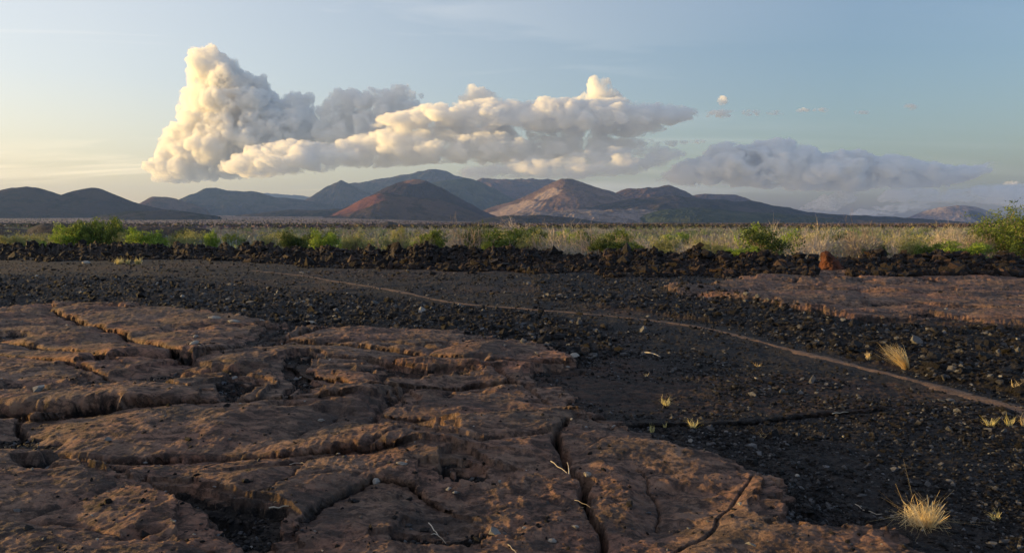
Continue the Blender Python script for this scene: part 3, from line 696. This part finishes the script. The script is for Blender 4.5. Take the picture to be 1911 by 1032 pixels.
tuft('grass_tuft', 257, 493, 13, 20, 70, 'rightmost of three pale yellow grass tufts in front of the lime bush', 'grass tuft', (0, 0), .8, G_GREEN, 19, .0020, TG)
W_PALE = bark_material('weathered wood', (.30, .26, .21), (.52, .47, .40))
W_BONE = rock_material('pale rock', (.30, .27, .25), (.45, .42, .39), (.6, .57, .54), 4)
def stick(px, pts_px, r, label, name='stick', cat='stick', forks=()):
    """bent twig lying on the rock; points are offsets in photograph pixels"""
    o = spot(*px); D = o.y; lines = []
    nb = sorted(gz(o.x + a, o.y + b) for a in (-.12, 0, .12) for b in (-.15, 0, .1)); z0 = nb[6]; o.z = z0
    for line in (pts_px,) + tuple(forks):
        P = []
        for dx, dy in line:
            g = ground(px[0] + dx, px[1] + dy, z0)
            P.append(np.array([g[0] - o.x, g[1] - o.y, r + .004 + min(max(gz(*g) - z0, -.008), .03)]))
        Q = [P[0]]
        for a, b in zip(P[:-1], P[1:]): Q += [a + (b - a) * .5 + np.array([0, 0, .006]), b]
        lines.append((Q, np.linspace(r, r * .45, len(Q))))
    V, Fc = tubes(lines, 5); ob = link_mesh(name, V, Fc, W_PALE); ob.location = o; return tag(ob, label, cat)
stick((800, 975), [(0, 0), (10, 14), (18, 24), (32, 38)], .0035, 'pale forked twig on dark rubble at the bottom centre', forks=([(16, 22), (4, 22)],))
stick((948, 1018), [(0, 0), (8, 6), (16, 14)], .003, 'short pale twig at the bottom edge left of the deep crack')
stick((1028, 860), [(0, 0), (12, 10), (30, 22)], .0035, 'pale twig at the mouth of the deep crack', forks=([(34, 24), (33, 10), (30, 2)],))
stick((1072, 932), [(0, 0), (14, 6), (30, 14)], .002, 'thin twig lying across the deep crack')
stick((156, 888), [(0, 0), (14, 8), (32, 16)], .003, 'thin grey twig in the dark hollow at the lower left')
stick((502, 948), [(0, 0), (18, 0), (37, -1)], .006, 'straight short pale stick on the brown slab')
stick((560, 866), [(-20, 0), (0, -3), (8, 2), (20, 0)], .002, 'thin curled twig in the long slab crack')
stick((1596, 943), [(0, 0), (14, 8), (40, 16), (60, 18)], .003, 'thin pale twig left of the big grass clump')
stick((1200, 660), [(0, 0), (14, 2), (32, 8)], .012, 'pale curved driftwood strip on the black cinder', cat='driftwood')
stick((1553, 772), [(0, 0), (14, -1), (30, -3)], .006, 'pale splinter on the ledge in the black cinder')
stick((1280, 843), [(0, 0), (12, 1), (22, 4)], .003, 'short white splinter on the cinder below the ledge tufts')
def slabstone(px, py, wp, hp, label, seed, name='stone', cat='stone', flat=.35, mat=None, elong=1.0, rz=0):
    import bmesh
    o = spot(px, py); D = o.y; a = wp / F * D * .5; b = a * elong
    bm = bmesh.new(); bmesh.ops.create_icosphere(bm, subdivisions=3, radius=1)
    X = np.array([v.co[:] for v in bm.verts]); n = 1 + .22 * vnoise(X[:, 0] * 1.7 + seed, X[:, 1] * 1.7 + X[:, 2], seed) + .10 * vnoise(X[:, 0] * 4 + X[:, 2], X[:, 1] * 4, seed + 1)
    X = X * n[:, None] * np.array([a, b, a * flat])
    for v, c in zip(bm.verts, X): v.co = c
    me = bpy.data.meshes.new(name); bm.to_mesh(me); bm.free(); me.materials.append(mat or W_BONE)
    ob = bpy.data.objects.new(name, me); C.collection.objects.link(ob); ob.location = (o.x, o.y, o.z + a * flat * .35); ob.rotation_euler = (.1, .1, rz)
    return tag(ob, label, cat)
slabstone(750, 866, 22, 6, 'flat pale stone chip on the brown slab below the centre', 1, flat=.25, elong=.5)
slabstone(702, 900, 16, 14, 'upright pale grey stone left of the bottom centre', 2, flat=.9)
slabstone(1096, 940, 14, 12, 'whitish knobbly stone wedged in the deep crack', 3, flat=.8)
slabstone(1030, 1010, 16, 8, 'small white stone at the bottom edge near the crack', 4, flat=.5)
slabstone(470, 1022, 8, 8, 'white pebble in the dark gully at the bottom left', 5, flat=.8)
slabstone(458, 1003, 6, 6, 'upper white pebble in the dark gully at the bottom left', 6, flat=.7)
slabstone(402, 597, 24, 5, 'pale stone sliver on the crest of the lens shaped slab', 7, flat=.3, elong=.5)
slabstone(436, 600, 22, 5, 'second pale stone sliver on the lens slab crest', 8, flat=.3, elong=.5)
slabstone(486, 604, 15, 5, 'broken pale stone sliver at the right of the lens slab crest', 9, flat=.4, elong=.5)
slabstone(580, 603, 26, 4, 'long pale stone sliver beyond the gap between two slabs', 10, flat=.25, elong=.4)
slabstone(365, 630, 9, 10, 'upper white lichen crusted stone on the lens slab', 11, flat=.5, elong=2)
slabstone(363, 646, 13, 10, 'lower white lichen crusted stone on the lens slab', 12, flat=.5, elong=2.4)
slabstone(1070, 672, 24, 16, 'grey white jagged boulder at the tip of the slabs', 13, flat=.8)
slabstone(1092, 655, 18, 20, 'tan boulder beside the grey white one in the rubble', 14, flat=.9, mat=rock_material('tan rock', (.09, .06, .045), (.17, .12, .09), (.25, .2, .16), 4))
slabstone(160, 492, 14, 5, 'small pale stone on the flat lava left of the three tufts', 15, flat=.5)
slabstone(1488, 888, 9, 5, 'small grey stone on the cinder above the big clump', 16, flat=.6)
slabstone(600, 818, 46, 10, 'long weathered splinter of pale rock on the log shaped slab', 17, flat=.12, elong=.5, rz=.5, mat=rock_material('tan splinter', (.13, .09, .07), (.24, .18, .14), (.33, .27, .22), 8))
def mound():
    D = 25.6; g = float(top_z(np.array([(1552 - 955.5) / F * D]), np.array([D]))[0]) - .15; x = (1552 - 955.5) / F * D
    top = H - (466 - HOR) / F * D - g; nz, na = 60, 56
    V = []
    for i in range(nz):
        k = i / (nz - 1); z = top * (1 - (1 - k) ** 1.2)
        for j in range(na):
            a = j * 2 * math.pi / na
            r = .36 * (1 - k) ** 1.6 + .20 * (1 - k ** 7) - .02 * k * (1 + .25 * math.cos(a * 5 + k * 4) * (1 - k)) + .001
            sx = -.20 * sstep(0, .8, np.array(k)) * 1.0
            V.append((r * math.cos(a) * (1.0 if math.cos(a) > 0 else .62) + sx, r * math.sin(a) * .8, z))
    V = np.array(V); n = fbm(V[:, 0] * 1.3 + V[:, 2] * .4, V[:, 1] + V[:, 2] * .8, .16, 4, 9, .6); d = V * 1.0; d[:, 2] = 0
    V = V + d * (n * .38)[:, None]; V[:, 2] += .05 * fbm(V[:, 0], V[:, 1], .1, 2, 12)
    Fc = [(i * na + j, i * na + (j + 1) % na, (i + 1) * na + (j + 1) % na, (i + 1) * na + j) for i in range(nz - 1) for j in range(na)]
    ob = link_mesh('termite_mound', V, Fc, rock_material('red earth', (.06, .022, .015), (.13, .045, .027), (.22, .10, .06), 2)); ob.location = (x, D, g)
    tag(ob, 'rust red termite mound standing on the lava ridge at the right', 'termite mound')
mound()

# ------------------------------------------------------------------ hills
def hill_material(name, base, alt, dark, spots=None, sc=1.0):
    m, t, p = material(name)
    pos = t.n('ShaderNodeNewGeometry').outputs['Position']
    a = t.noise(pos, .004 * sc, 6, .6, .3); b = t.noise(pos, .035 * sc, 8, .75); c = t.noise(pos, .012 * sc, 5, .6, .6)
    col = t.mix(t.ramp(a, [(.40, 0), (.62, 1)]), base, alt)
    col = t.mix(t.ramp(t.math('ADD', b, t.math('MULTIPLY', t.math('SUBTRACT', c, .5), 1.2)), [(.46, 0), (.60, .75)]), col, dark)
    if spots:
        g, cc = spots
        f = None
        for (cx, cy, rx, ry) in g:
            d = t.vmath('DIVIDE', t.vmath('SUBTRACT', pos, (cx, cy, 0)), (rx, ry, 1e6))
            L = t.n('ShaderNodeVectorMath', {0: d}, operation='LENGTH').outputs['Value']
            q = t.ramp(t.math('ADD', L, t.math('MULTIPLY', t.math('SUBTRACT', c, .5), 1.6)), [(.7, 1), (1.05, 0)])
            f = q if f is None else t.math('MAXIMUM', f, q)
        col = t.mix(t.math('MULTIPLY', f, .9), col, cc)
    t.link(col, p.inputs['Base Color']); p.inputs['Roughness'].default_value = 1; p.inputs['Specular IOR Level'].default_value = 0
    t.link(t.n('ShaderNodeBump', {'Strength': 1.0, 'Distance': 16.0, 'Height': t.math('ADD', b, t.math('MULTIPLY', c, 1.5))}).outputs[0], p.inputs['Normal'])
    return m
BLUE = ((.045, .050, .050), (.085, .068, .065), (.022, .030, .025))
BRWN = ((.095, .064, .058), (.14, .088, .075), (.045, .038, .034))
DARK = ((.034, .028, .032), (.055, .038, .038), (.018, .018, .020))
RED = ((.085, .065, .060), (.11, .075, .062), (.040, .036, .032))
GREEN = ((.045, .062, .036), (.075, .078, .052), (.022, .034, .020))
TAN = ((.15, .10, .078), (.20, .13, .098), (.075, .055, .045))
PALE = ((.25, .20, .185), (.33, .265, .235), (.12, .10, .09))
HILLS = [  # label, profile in photograph pixels, distance, depth stretch, colours, gully depth
 ('faint far blue hills on the horizon between the left peaks', [(440, 376), (470, 366), (498, 361), (520, 363), (545, 364), (580, 368), (640, 376)], 9000, 1.0, BLUE, .03),
 ('long high back ridge with the highest rugged summit', [(560, 385), (620, 356), (650, 344), (690, 338), (720, 332), (745, 327), (775, 324), (800, 319), (815, 318), (832, 321), (850, 330), (872, 334), (920, 352), (1000, 375)], 6200, .8, BLUE, .10),
 ('broad brown back ridge behind the central cone', [(840, 372), (880, 342), (900, 333), (930, 335), (980, 336), (1020, 333), (1040, 338), (1080, 352), (1150, 375)], 6000, .8, BRWN, .08),
 ('pointed dark blue peak left of the highest summit', [(520, 385), (570, 371), (600, 358), (622, 343), (637, 337), (650, 344), (690, 362), (760, 385)], 5200, .8, BLUE, .12),
 ('pair of blue grey peaks left of the centre', [(300, 388), (335, 375), (362, 364), (385, 352), (402, 350), (425, 357), (450, 358), (470, 357), (490, 361), (510, 368), (560, 372), (620, 384)], 4600, .8, BLUE, .10),
 ('green shouldered slope behind the dark brown cone', [(700, 372), (780, 345), (830, 337), (870, 334), (890, 338), (920, 352), (950, 368), (1010, 388)], 5000, .8, GREEN, .10),
 ('far pair of low brown hills on the right skyline', [(1240, 385), (1275, 370), (1300, 363), (1335, 362), (1370, 364), (1395, 372), (1440, 388)], 4800, .9, BRWN, .07),
 ('lone pale rounded dome at the far right', [(1660, 420), (1700, 406), (1725, 395), (1755, 387), (1785, 384), (1812, 385), (1835, 392), (1860, 404), (1900, 420)], 5200, .7, PALE, .03),
 ('small brown cone low between the left cones and the peaks', [(240, 392), (268, 378), (285, 368), (300, 367), (320, 370), (345, 377), (385, 390)], 3600, .9, BRWN, .05),
 ('twin topped brown hill right of the central cone', [(1080, 392), (1130, 368), (1160, 355), (1175, 351), (1192, 353), (1215, 353), (1232, 349), (1247, 346), (1262, 351), (1290, 364), (1330, 380), (1380, 395)], 4000, .9, BRWN, .10),
 ('smooth pale brown central cone', [(860, 408), (925, 385), (960, 374), (1000, 358), (1030, 341), (1048, 334), (1068, 335), (1095, 344), (1130, 355), (1160, 364), (1200, 380), (1270, 400)], 3700, .9, TAN, .03),
 ('dark brown cone behind the red cone', [(600, 408), (680, 372), (720, 352), (748, 341), (775, 336), (795, 339), (825, 351), (860, 370), (895, 390), (950, 412)], 3100, .9, DARK, .08),
 ('long dark blue ridge sloping down to the right', [(900, 412), (1000, 402), (1100, 388), (1180, 372), (1260, 366), (1320, 372), (1370, 377), (1400, 374), (1425, 380), (1450, 389), (1465, 388), (1500, 396), (1560, 401), (1640, 404), (1700, 407), (1760, 412), (1860, 421)], 3000, .45, BLUE, .10),
 ('red cinder cone in front of the dark cone', [(590, 412), (620, 401), (650, 387), (685, 368), (710, 361), (730, 361), (765, 368), (820, 372), (850, 382), (885, 396), (930, 412)], 2500, .9, RED, .05),
 ('leftmost dark rounded cone', [(-220, 402), (-120, 385), (-40, 368), (0, 358), (25, 351), (50, 348), (68, 350), (90, 357), (120, 368), (170, 385), (250, 400)], 2500, .9, DARK, .06),
 ('second dark rounded cone from the left', [(20, 402), (80, 376), (115, 364), (145, 355), (172, 351), (190, 353), (215, 365), (240, 376), (262, 382), (300, 391), (370, 402)], 2600, .9, DARK, .06),
 ('low dark scrub hill below the small brown cone', [(180, 404), (230, 396), (280, 393), (320, 392), (360, 398), (410, 404)], 1900, .8, BLUE, .05),
 ('low dark blue foothill left of the red cone', [(440, 402), (500, 396), (545, 392), (590, 393), (640, 390), (680, 396), (740, 408)], 2900, .6, BLUE, .10),
 ('broken foothills below the central cone', [(930, 406), (990, 394), (1030, 396), (1080, 389), (1130, 394), (1180, 390), (1240, 396), (1330, 408)], 2700, .5, PALE, .16),
 ('dark foothill below the twin topped hill', [(1180, 404), (1240, 392), (1290, 388), (1340, 391), (1400, 397), (1480, 400), (1560, 409)], 2600, .5, GREEN, .10),
 ('low dark lava hill right of the red cone foot', [(860, 420), (900, 409), (940, 402), (1000, 402), (1060, 405), (1120, 414), (1170, 421)], 2000, .8, BLUE, .05),
]
def build_hill(i, label, prof, D, st, cols, gul):
    P = np.array([at(px, py, D) for px, py in prof]); pk = P[:, 2].argmax(); cx = P[pk, 0]
    xs = P[:, 0] - cx; zs = P[:, 2]; base = float(far_z(np.array([cx]), np.array([float(D)]))[0])
    rL, rR = -xs[0], xs[-1]; hd = max(rL, rR) * st
    nx, ny = 420, 151
    U = np.sin(np.linspace(-1, 1, nx) * 1.2) / math.sin(1.2)
    X = np.where(U < 0, U * rL, U * rR) * 1.25; Yv = np.linspace(-1, 1, ny) * hd * 1.1
    XX, YY = np.meshgrid(X, Yv); yy = YY / hd
    side = np.where(XX < 0, rL, rR)
    r = np.sqrt((XX / side) ** 2 + yy ** 2)                    # 0 at the top .. 1 at the foot
    # local profile across, blended with its own fall-off in depth
    own = np.interp(XX, xs, zs, left=zs[0] - 5, right=zs[-1] - 5)
    own = np.where(r < 9, own, own)
    cone = np.interp(np.sign(XX) * r * side, xs, zs, left=zs[0] - 30, right=zs[-1] - 30)
    k = np.clip(np.abs(yy), 0, 1)
    ridge = base - 20 + (own - base + 20) * (1 - k ** 1.15) 
    ww = .35 if len(prof) > 10 and (rL + rR) / D > .2 else .75
    Z = cone * ww + ridge * (1 - ww); Z = np.where(np.abs(yy) < 1e-9, own, Z)
    crestk = np.exp(-(YY / (hd * .06)) ** 2); Z = Z * (1 - crestk) + own * crestk
    ker = np.hanning(41); ker /= ker.sum(); Zb = np.apply_along_axis(lambda a: np.convolve(np.pad(a, 20, 'edge'), ker, 'valid'), 1, Z)
    Z = Z + (Zb - Z) * np.minimum(1, np.abs(yy) * 9)
    hgt = zs.max() - base
    ang = np.arctan2(yy, XX / side) * 3 / math.pi * 6
    g1 = fbm(ang + 7 * i, r * 1.2, .55, 3, 400 + i, .55, True); g2 = fbm(XX, YY, hgt * 1.2, 5, 430 + i, .55, True)
    Z = Z - gul * hgt * (np.clip(r, 0, 1) * (1 - crestk * .8)) * (1 - g1) * .8 + gul * hgt * g2 * .7 * (1 - crestk * .6)
    Z += 5 * D / 4000 * fbm(XX, YY, 45, 4, 450 + i, .6) 
    Z = np.where(r > 1, Z - (r - 1) * 200, Z)
    m = hill_material('hill slope', *cols, spots=SPOTS.get(label))
    V = np.c_[(XX + cx).ravel(), (YY + D).ravel(), Z.ravel()]
    return tag(link_mesh('hill', V, grid_faces(ny, nx), m), label, kind='structure')
def sp(px, D, rx, ry): p = at(px, 400, D); return (p[0], p[1], rx, ry)
SPOTS = {'red cinder cone in front of the dark cone': ([sp(668, 2420, 85, 130), sp(690, 2500, 50, 90)], (.21, .090, .072)),  # red only on the left flank: its sunlit side put into the colour
 'dark brown cone behind the red cone': ([sp(775, 3090, 40, 60)], (.30, .16, .10)),
 'smooth pale brown central cone': ([sp(960, 3480, 120, 130), sp(1090, 3250, 190, 90), sp(1020, 3560, 70, 60)], (.42, .31, .24)),
         'lone pale rounded dome at the far right': ([sp(1745, 4900, 22, 60), sp(1770, 4950, 20, 60), sp(1830, 5000, 60, 90)], (.03, .035, .025))}
for i, h in enumerate(HILLS): build_hill(i, *h)
def build_west():
    # the cone range goes on outside the frame to the left; it keeps the evening sun off the plain
    y = np.linspace(-900, 1900, 160); x = np.linspace(-600, 600, 60); XX, YY = np.meshgrid(x, y)
    cx = -1700 - .12 * YY
    top = 225 + 45 * fbm(YY, YY * 0, 420, 3, 500); e = sstep(-900, -500, YY) * (1 - sstep(1500, 1900, YY))
    Z = -3 + (top * e) * np.clip(1 - np.abs(XX) / 600, 0, 1) ** 1.2 + 12 * fbm(XX, YY, 120, 4, 501)
    tag(link_mesh('hill', np.c_[(XX + cx).ravel(), YY.ravel(), Z.ravel()], grid_faces(160, 60), hill_material('hill slope', *DARK)), 'dark range continuing beyond the left edge', kind='structure')
#build_west()

# ------------------------------------------------------------------ clouds: bodies of droplets lit by the sun
def cloud_material(name, density, col=(.99, .99, .99), wisp=300., lo=.42, hi=.58):
    m = bpy.data.materials.new(name); m.use_nodes = True; t = m.node_tree; t.nodes.remove(t.nodes['Principled BSDF'])
    v = t.nodes.new('ShaderNodeVolumePrincipled'); v.inputs['Color'].default_value = (*col, 1); v.inputs['Density'].default_value = density
    v.inputs['Anisotropy'].default_value = .0
    q = NT(t); pos = q.n('ShaderNodeNewGeometry').outputs['Position']
    n = q.noise(pos, 1 / wisp, 6, .68, .4)
    t.links.new(q.math('MULTIPLY', q.ramp(n, [(lo, .0), (hi, 1)]), density * 1.9), v.inputs['Density'])
    t.links.new(v.outputs[0], t.nodes['Material Output'].inputs['Volume']); return m
def cloud(name, label, cat, base, D, spread, levels, vox, density, squash=1.0, seed=1, up=.3, flat_py=None, group=None, wisp=300., lo=.42, hi=.58):
    """base: (px, py, radius px, depth offset); finer puffs grow on the coarse ones"""
    rng = np.random.default_rng(seed); lv = []
    for b in base:
        x, y, r = b[:3]; off = b[3] if len(b) > 3 else rng.uniform(-spread, spread)
        lv.append((at(x, y, D + off), r / F * D * .85))
    o0 = np.mean([p for p, _ in lv], 0); o0[2] = lv[0][0][2]
    lv = [(np.array([p[0], p[1], o0[2] + (p[2] - o0[2]) / squash]), q) for p, q in lv]
    pts = [p for p, _ in lv]; rad = [q for _, q in lv]
    for n, k in levels:
        nl = []
        for p, Rr in lv:
            for _ in range(n):
                v = rng.normal(size=3); v /= np.linalg.norm(v)
                if v[2] < -up: v[2] *= -1
                rr = Rr * k * rng.uniform(.5, 1.25); nl.append((p + v * Rr * rng.uniform(.8, 1.08), rr))
        pts += [q[0] for q in nl]; rad += [q[1] for q in nl]; lv = nl
    pts = np.array(pts); rad = np.array(rad)
    if flat_py:
        zf = o0[2] + (at(0, flat_py, D)[2] - o0[2]) / squash
        k = pts[:, 2] - rad * .6 > zf; pts, rad = pts[k], rad[k]
    me = bpy.data.meshes.new(name); me.from_pydata([tuple(p - o0) for p in pts], [], [])
    me.attributes.new('rad', 'FLOAT', 'POINT').data.foreach_set('value', rad.astype(np.float32))
    ob = bpy.data.objects.new(name, me); C.collection.objects.link(ob); ob.location = o0; ob.scale = (1, 1, squash)
    g = bpy.data.node_groups.new('cloud_body', 'GeometryNodeTree')
    g.interface.new_socket('Geometry', in_out='INPUT', socket_type='NodeSocketGeometry'); g.interface.new_socket('Geometry', in_out='OUTPUT', socket_type='NodeSocketGeometry')
    N = g.nodes.new; L = g.links.new
    i, o, mp, pv, vm, na, sm = N('NodeGroupInput'), N('NodeGroupOutput'), N('GeometryNodeMeshToPoints'), N('GeometryNodePointsToVolume'), N('GeometryNodeVolumeToMesh'), N('GeometryNodeInputNamedAttribute'), N('GeometryNodeSetMaterial')
    na.data_type = 'FLOAT'; na.inputs[0].default_value = 'rad'; pv.resolution_mode = 'VOXEL_SIZE'; pv.inputs['Voxel Size'].default_value = vox
    vm.resolution_mode = 'GRID'; vm.inputs['Threshold'].default_value = .1
    L(i.outputs[0], mp.inputs[0]); L(na.outputs[0], mp.inputs['Radius']); L(mp.outputs[0], pv.inputs[0]); L(na.outputs[0], pv.inputs['Radius'])
    L(pv.outputs[0], vm.inputs[0]); L(vm.outputs[0], sm.inputs[0]); L(sm.outputs[0], o.inputs[0])
    m = cloud_material('cloud droplets', density, wisp=wisp, lo=lo, hi=hi); sm.inputs['Material'].default_value = m; me.materials.append(m)
    ob.modifiers.new('body', 'NODES').node_group = g
    # bake the body into a plain closed mesh
    dg = bpy.context.evaluated_depsgraph_get(); ev = ob.evaluated_get(dg)
    m2 = bpy.data.meshes.new_from_object(ev)
    ne = len(m2.edges); ed = np.empty(ne * 2, np.int32); m2.edges.foreach_get('vertices', ed); ed = ed.reshape(-1, 2); lab_ = np.arange(len(m2.vertices))
    while True:                              # keep the one connected body, drop loose crumbs
        mn = np.minimum(lab_[ed[:, 0]], lab_[ed[:, 1]]); old = lab_.copy(); np.minimum.at(lab_, ed[:, 0], mn); np.minimum.at(lab_, ed[:, 1], mn); lab_ = lab_[lab_]
        if (lab_ == old).all(): break
    u_, c_ = np.unique(lab_, return_counts=True)
    if len(u_) > 1:
        import bmesh
        bm = bmesh.new(); bm.from_mesh(m2); keep = lab_ == u_[c_.argmax()]
        bmesh.ops.delete(bm, geom=[v for v, kk in zip(list(bm.verts), keep) if not kk], context='VERTS'); bm.to_mesh(m2); bm.free()
    ob = bpy.data.objects[ob.name]; ob.modifiers.clear(); ob.data = m2; m2.name = name
    return tag(ob, label, cat, group, 'thing')
def fill(outline, n, rmax, seed, thick=1.0, rmin=.25, sq=1.0):
    """puffs filling an outline: small at the rim, large inside"""
    rng = np.random.default_rng(seed); P = np.array(outline, float); P[:, 1] /= sq; Q = np.roll(P, -1, 0)
    lo, hi = P.min(0), P.max(0); out = []
    while len(out) < n:
        x, y = rng.uniform(lo, hi)
        if not inpoly(np.array([x]), np.array([y]), [tuple(q) for q in P])[0]: continue
        dv = Q - P; t = np.clip(((x - P[:, 0]) * dv[:, 0] + (y - P[:, 1]) * dv[:, 1]) / (dv ** 2).sum(1), 0, 1)
        d = np.hypot(x - P[:, 0] - t * dv[:, 0], y - P[:, 1] - t * dv[:, 1]).min()
        r = min(d + 4, rmax) * rng.uniform(rmin, 1)
        if r < 2: continue
        out.append((x, y * sq, r, (rng.uniform(-1, 1)) * min(d, rmax * 2.2) * thick))
    return out
def pcloud(label, outline, D, n, rmax, thick, levels, vox, dens, squash=1.0, seed=1, **k):
    xs = [p[0] for p in outline]; D1 = k.pop('D1', D)
    b = [(x, y, r, o / F * D + (D1 - D) * (x - min(xs)) / (max(xs) - min(xs))) for x, y, r, o in fill(outline, n, rmax, seed, thick, sq=squash)]
    return cloud('cloud', label, 'cloud', b, D, 0, levels, vox, dens, squash, seed, **k)
pcloud('towering cream and gold cumulus cloud leaning over the left peaks',
  [(272, 334), (273, 308), (298, 285), (303, 250), (333, 225), (328, 190), (350, 155), (346, 98), (352, 86), (372, 94), (385, 82), (402, 84), (412, 102), (440, 117), (460, 118), (462, 137), (495, 142), (505, 165), (520, 182), (555, 172), (585, 180), (590, 215), (600, 240), (590, 280), (560, 305), (520, 325), (430, 336), (330, 342), (300, 340)],
  16000, 800, 25, 1.2, ((8, .45), (6, .45), (3, .5)), 20, 1 / 110, seed=3, wisp=260., lo=.44, hi=.56)
pcloud('grey topped cumulus cloud behind the gold one over the centre', [(575, 250), (590, 205), (612, 190), (620, 170), (650, 162), (668, 172), (690, 165), (715, 172), (735, 158), (765, 160), (788, 175), (800, 200), (800, 240), (700, 285), (590, 290)],
  15700, 320, 20, 1.0, ((9, .45), (6, .45)), 24, 1 / 120, seed=4, wisp=260.)
pcloud('long flat peach coloured cloud band low over the middle hills', [(400, 318), (440, 290), (480, 270), (540, 262), (620, 268), (660, 256), (700, 244), (740, 232), (800, 236), (840, 242), (880, 236), (960, 246), (1040, 258), (1090, 252), (1140, 258), (1200, 260), (1290, 265), (1250, 275), (1180, 281), (1160, 290), (1080, 296), (1010, 304), (900, 310), (850, 304), (780, 308), (700, 316), (640, 312), (600, 324), (540, 326), (470, 336)],
  14600, 1500, 22, 2.0, ((7, .5), (5, .5)), 24, 1 / 130, squash=.6, seed=5, D1=13850, wisp=380., lo=.45, hi=.58)
pcloud('upper cloud band turning from mauve to slate blue towards the right', [(690, 238), (715, 216), (760, 205), (800, 196), (860, 190), (920, 184), (980, 190), (1040, 184), (1100, 188), (1160, 184), (1200, 196), (1240, 192), (1270, 200), (1300, 206), (1310, 214), (1280, 226), (1250, 236), (1230, 250), (1180, 258), (1120, 252), (1080, 262), (1020, 252), (960, 248), (900, 252), (860, 242), (780, 240)],
  14400, 1400, 20, 2.0, ((7, .5), (5, .5)), 24, 1 / 130, squash=.6, seed=6, D1=13600, wisp=380., lo=.45, hi=.58)
pcloud('small cream cloud puff rising from the upper band at the centre', [(850, 203), (858, 180), (878, 163), (905, 166), (935, 182), (950, 203)], 15600, 90, 15, 1, ((9, .45), (6, .45)), 26, 1 / 130, seed=7)
pcloud('forked cream cloud turret on the upper band', [(1035, 203), (1075, 184), (1098, 172), (1100, 147), (1112, 141), (1122, 155), (1135, 144), (1142, 165), (1165, 185), (1195, 203)], 15600, 160, 15, 1, ((9, .45), (6, .45)), 26, 1 / 130, seed=8)
pcloud('soft slate blue cloud under the peach band', [(820, 330), (900, 305), (1000, 292), (1100, 278), (1200, 272), (1290, 280), (1270, 300), (1230, 314), (1180, 328), (1100, 336), (1000, 336), (900, 338)], 13300, 420, 22, 2.5, ((7, .5), (5, .5)), 26, 1 / 260, squash=.5, seed=9)
pcloud('large slate blue cloud bank over the right hills', [(1215, 344), (1250, 318), (1275, 300), (1320, 284), (1335, 270), (1365, 268), (1395, 274), (1440, 262), (1475, 262), (1500, 272), (1530, 290), (1550, 286), (1590, 278), (1620, 284), (1640, 302), (1665, 290), (1690, 294), (1720, 306), (1745, 300), (1775, 316), (1800, 312), (1865, 303), (1850, 322), (1800, 338), (1770, 348), (1700, 352), (1650, 350), (1600, 358), (1480, 356), (1400, 350), (1300, 348)],
  13700, 1200, 28, 1.6, ((8, .5), (6, .48)), 22, 1 / 60, squash=.65, seed=10, D1=13000, wisp=420., lo=.45, hi=.60)
pcloud('thin blue grey cloud over the far right dome', [(1630, 378), (1655, 354), (1700, 349), (1760, 356), (1830, 346), (1911, 343), (2060, 340), (2060, 378), (1960, 392), (1900, 388), (1830, 380), (1750, 378)], 12900, 700, 20, 1.0, ((6, .5),), 24, 1 / 200, squash=.4, seed=12)
pcloud('small blue grey cloud scrap below the big right bank', [(1490, 390), (1530, 368), (1570, 356), (1615, 358), (1600, 376), (1560, 394)], 13500, 160, 14, 1, ((6, .5),), 24, 1 / 200, squash=.5, seed=13)
pcloud('faint mauve cloud streak left of the far right dome', [(1570, 402), (1600, 392), (1650, 382), (1745, 376), (1730, 392), (1660, 402)], 12900, 200, 12, 1, ((6, .5),), 26, 1 / 260, squash=.3, seed=14)
for i, (x, y, a, b, lab) in enumerate([(1345, 213, 36, 8, 'longest dark cloud scrap at the trailing end of the upper band'), (1402, 211, 22, 5, 'first dark scrap of cloud trailing right from the upper band'), (1446, 211, 16, 4, 'second dark scrap of cloud trailing right from the upper band'),
    (1498, 206, 13, 3, 'faint pink cloud scrap left of the brighter pink one'), (1531, 206, 14, 4, 'flat pink cloud scrap high at the right'), (1349, 188, 7, 8, 'tiny upright cream cloud scrap above the trailing end of the band'),
    (1700, 200, 12, 5, 'lone small pink cloud scrap high at the far right'), (1608, 210, 14, 3, 'thin grey cloud scrap between the two pink ones'), (1302, 265, 14, 3, 'small grey cloud streak right of the peach band'), (1890, 343, 16, 4, 'small dark cloud streak at the right edge')]):
    n = 16; o = [(x + a * math.cos(t * 6.283 / n), y + b * math.sin(t * 6.283 / n)) for t in range(n)]
    pcloud(lab, o, 14500, 40, max(4, b * 1.0), .8, ((5, .5),), 16, 1 / 90, squash=.6, seed=20 + i, wisp=90., group='small scraps of cloud')

# ------------------------------------------------------------------ haze
def build_haze():
    x, y0, y1, z0, z1 = 9500, -1200, 10500, -4.5, 455
    V = [(a, b, c) for a in (-x, x) for b in (y0, y1) for c in (z0, z1)]
    me = bpy.data.meshes.new('haze'); me.from_pydata(V, [], [(0, 1, 3, 2), (4, 6, 7, 5), (0, 4, 5, 1), (2, 3, 7, 6), (0, 2, 6, 4), (1, 5, 7, 3)])
    m = bpy.data.materials.new('haze'); m.use_nodes = True; t = m.node_tree; t.nodes.remove(t.nodes['Principled BSDF'])
    v = t.nodes.new('ShaderNodeVolumePrincipled'); v.inputs['Color'].default_value = (.27, .46, 1, 1); v.inputs['Density'].default_value = 7e-5
    v.inputs['Anisotropy'].default_value = .2
    t.links.new(v.outputs[0], t.nodes['Material Output'].inputs['Volume']); me.materials.append(m)
    o = bpy.data.objects.new('haze', me); C.collection.objects.link(o); tag(o, kind='stuff')
build_haze()
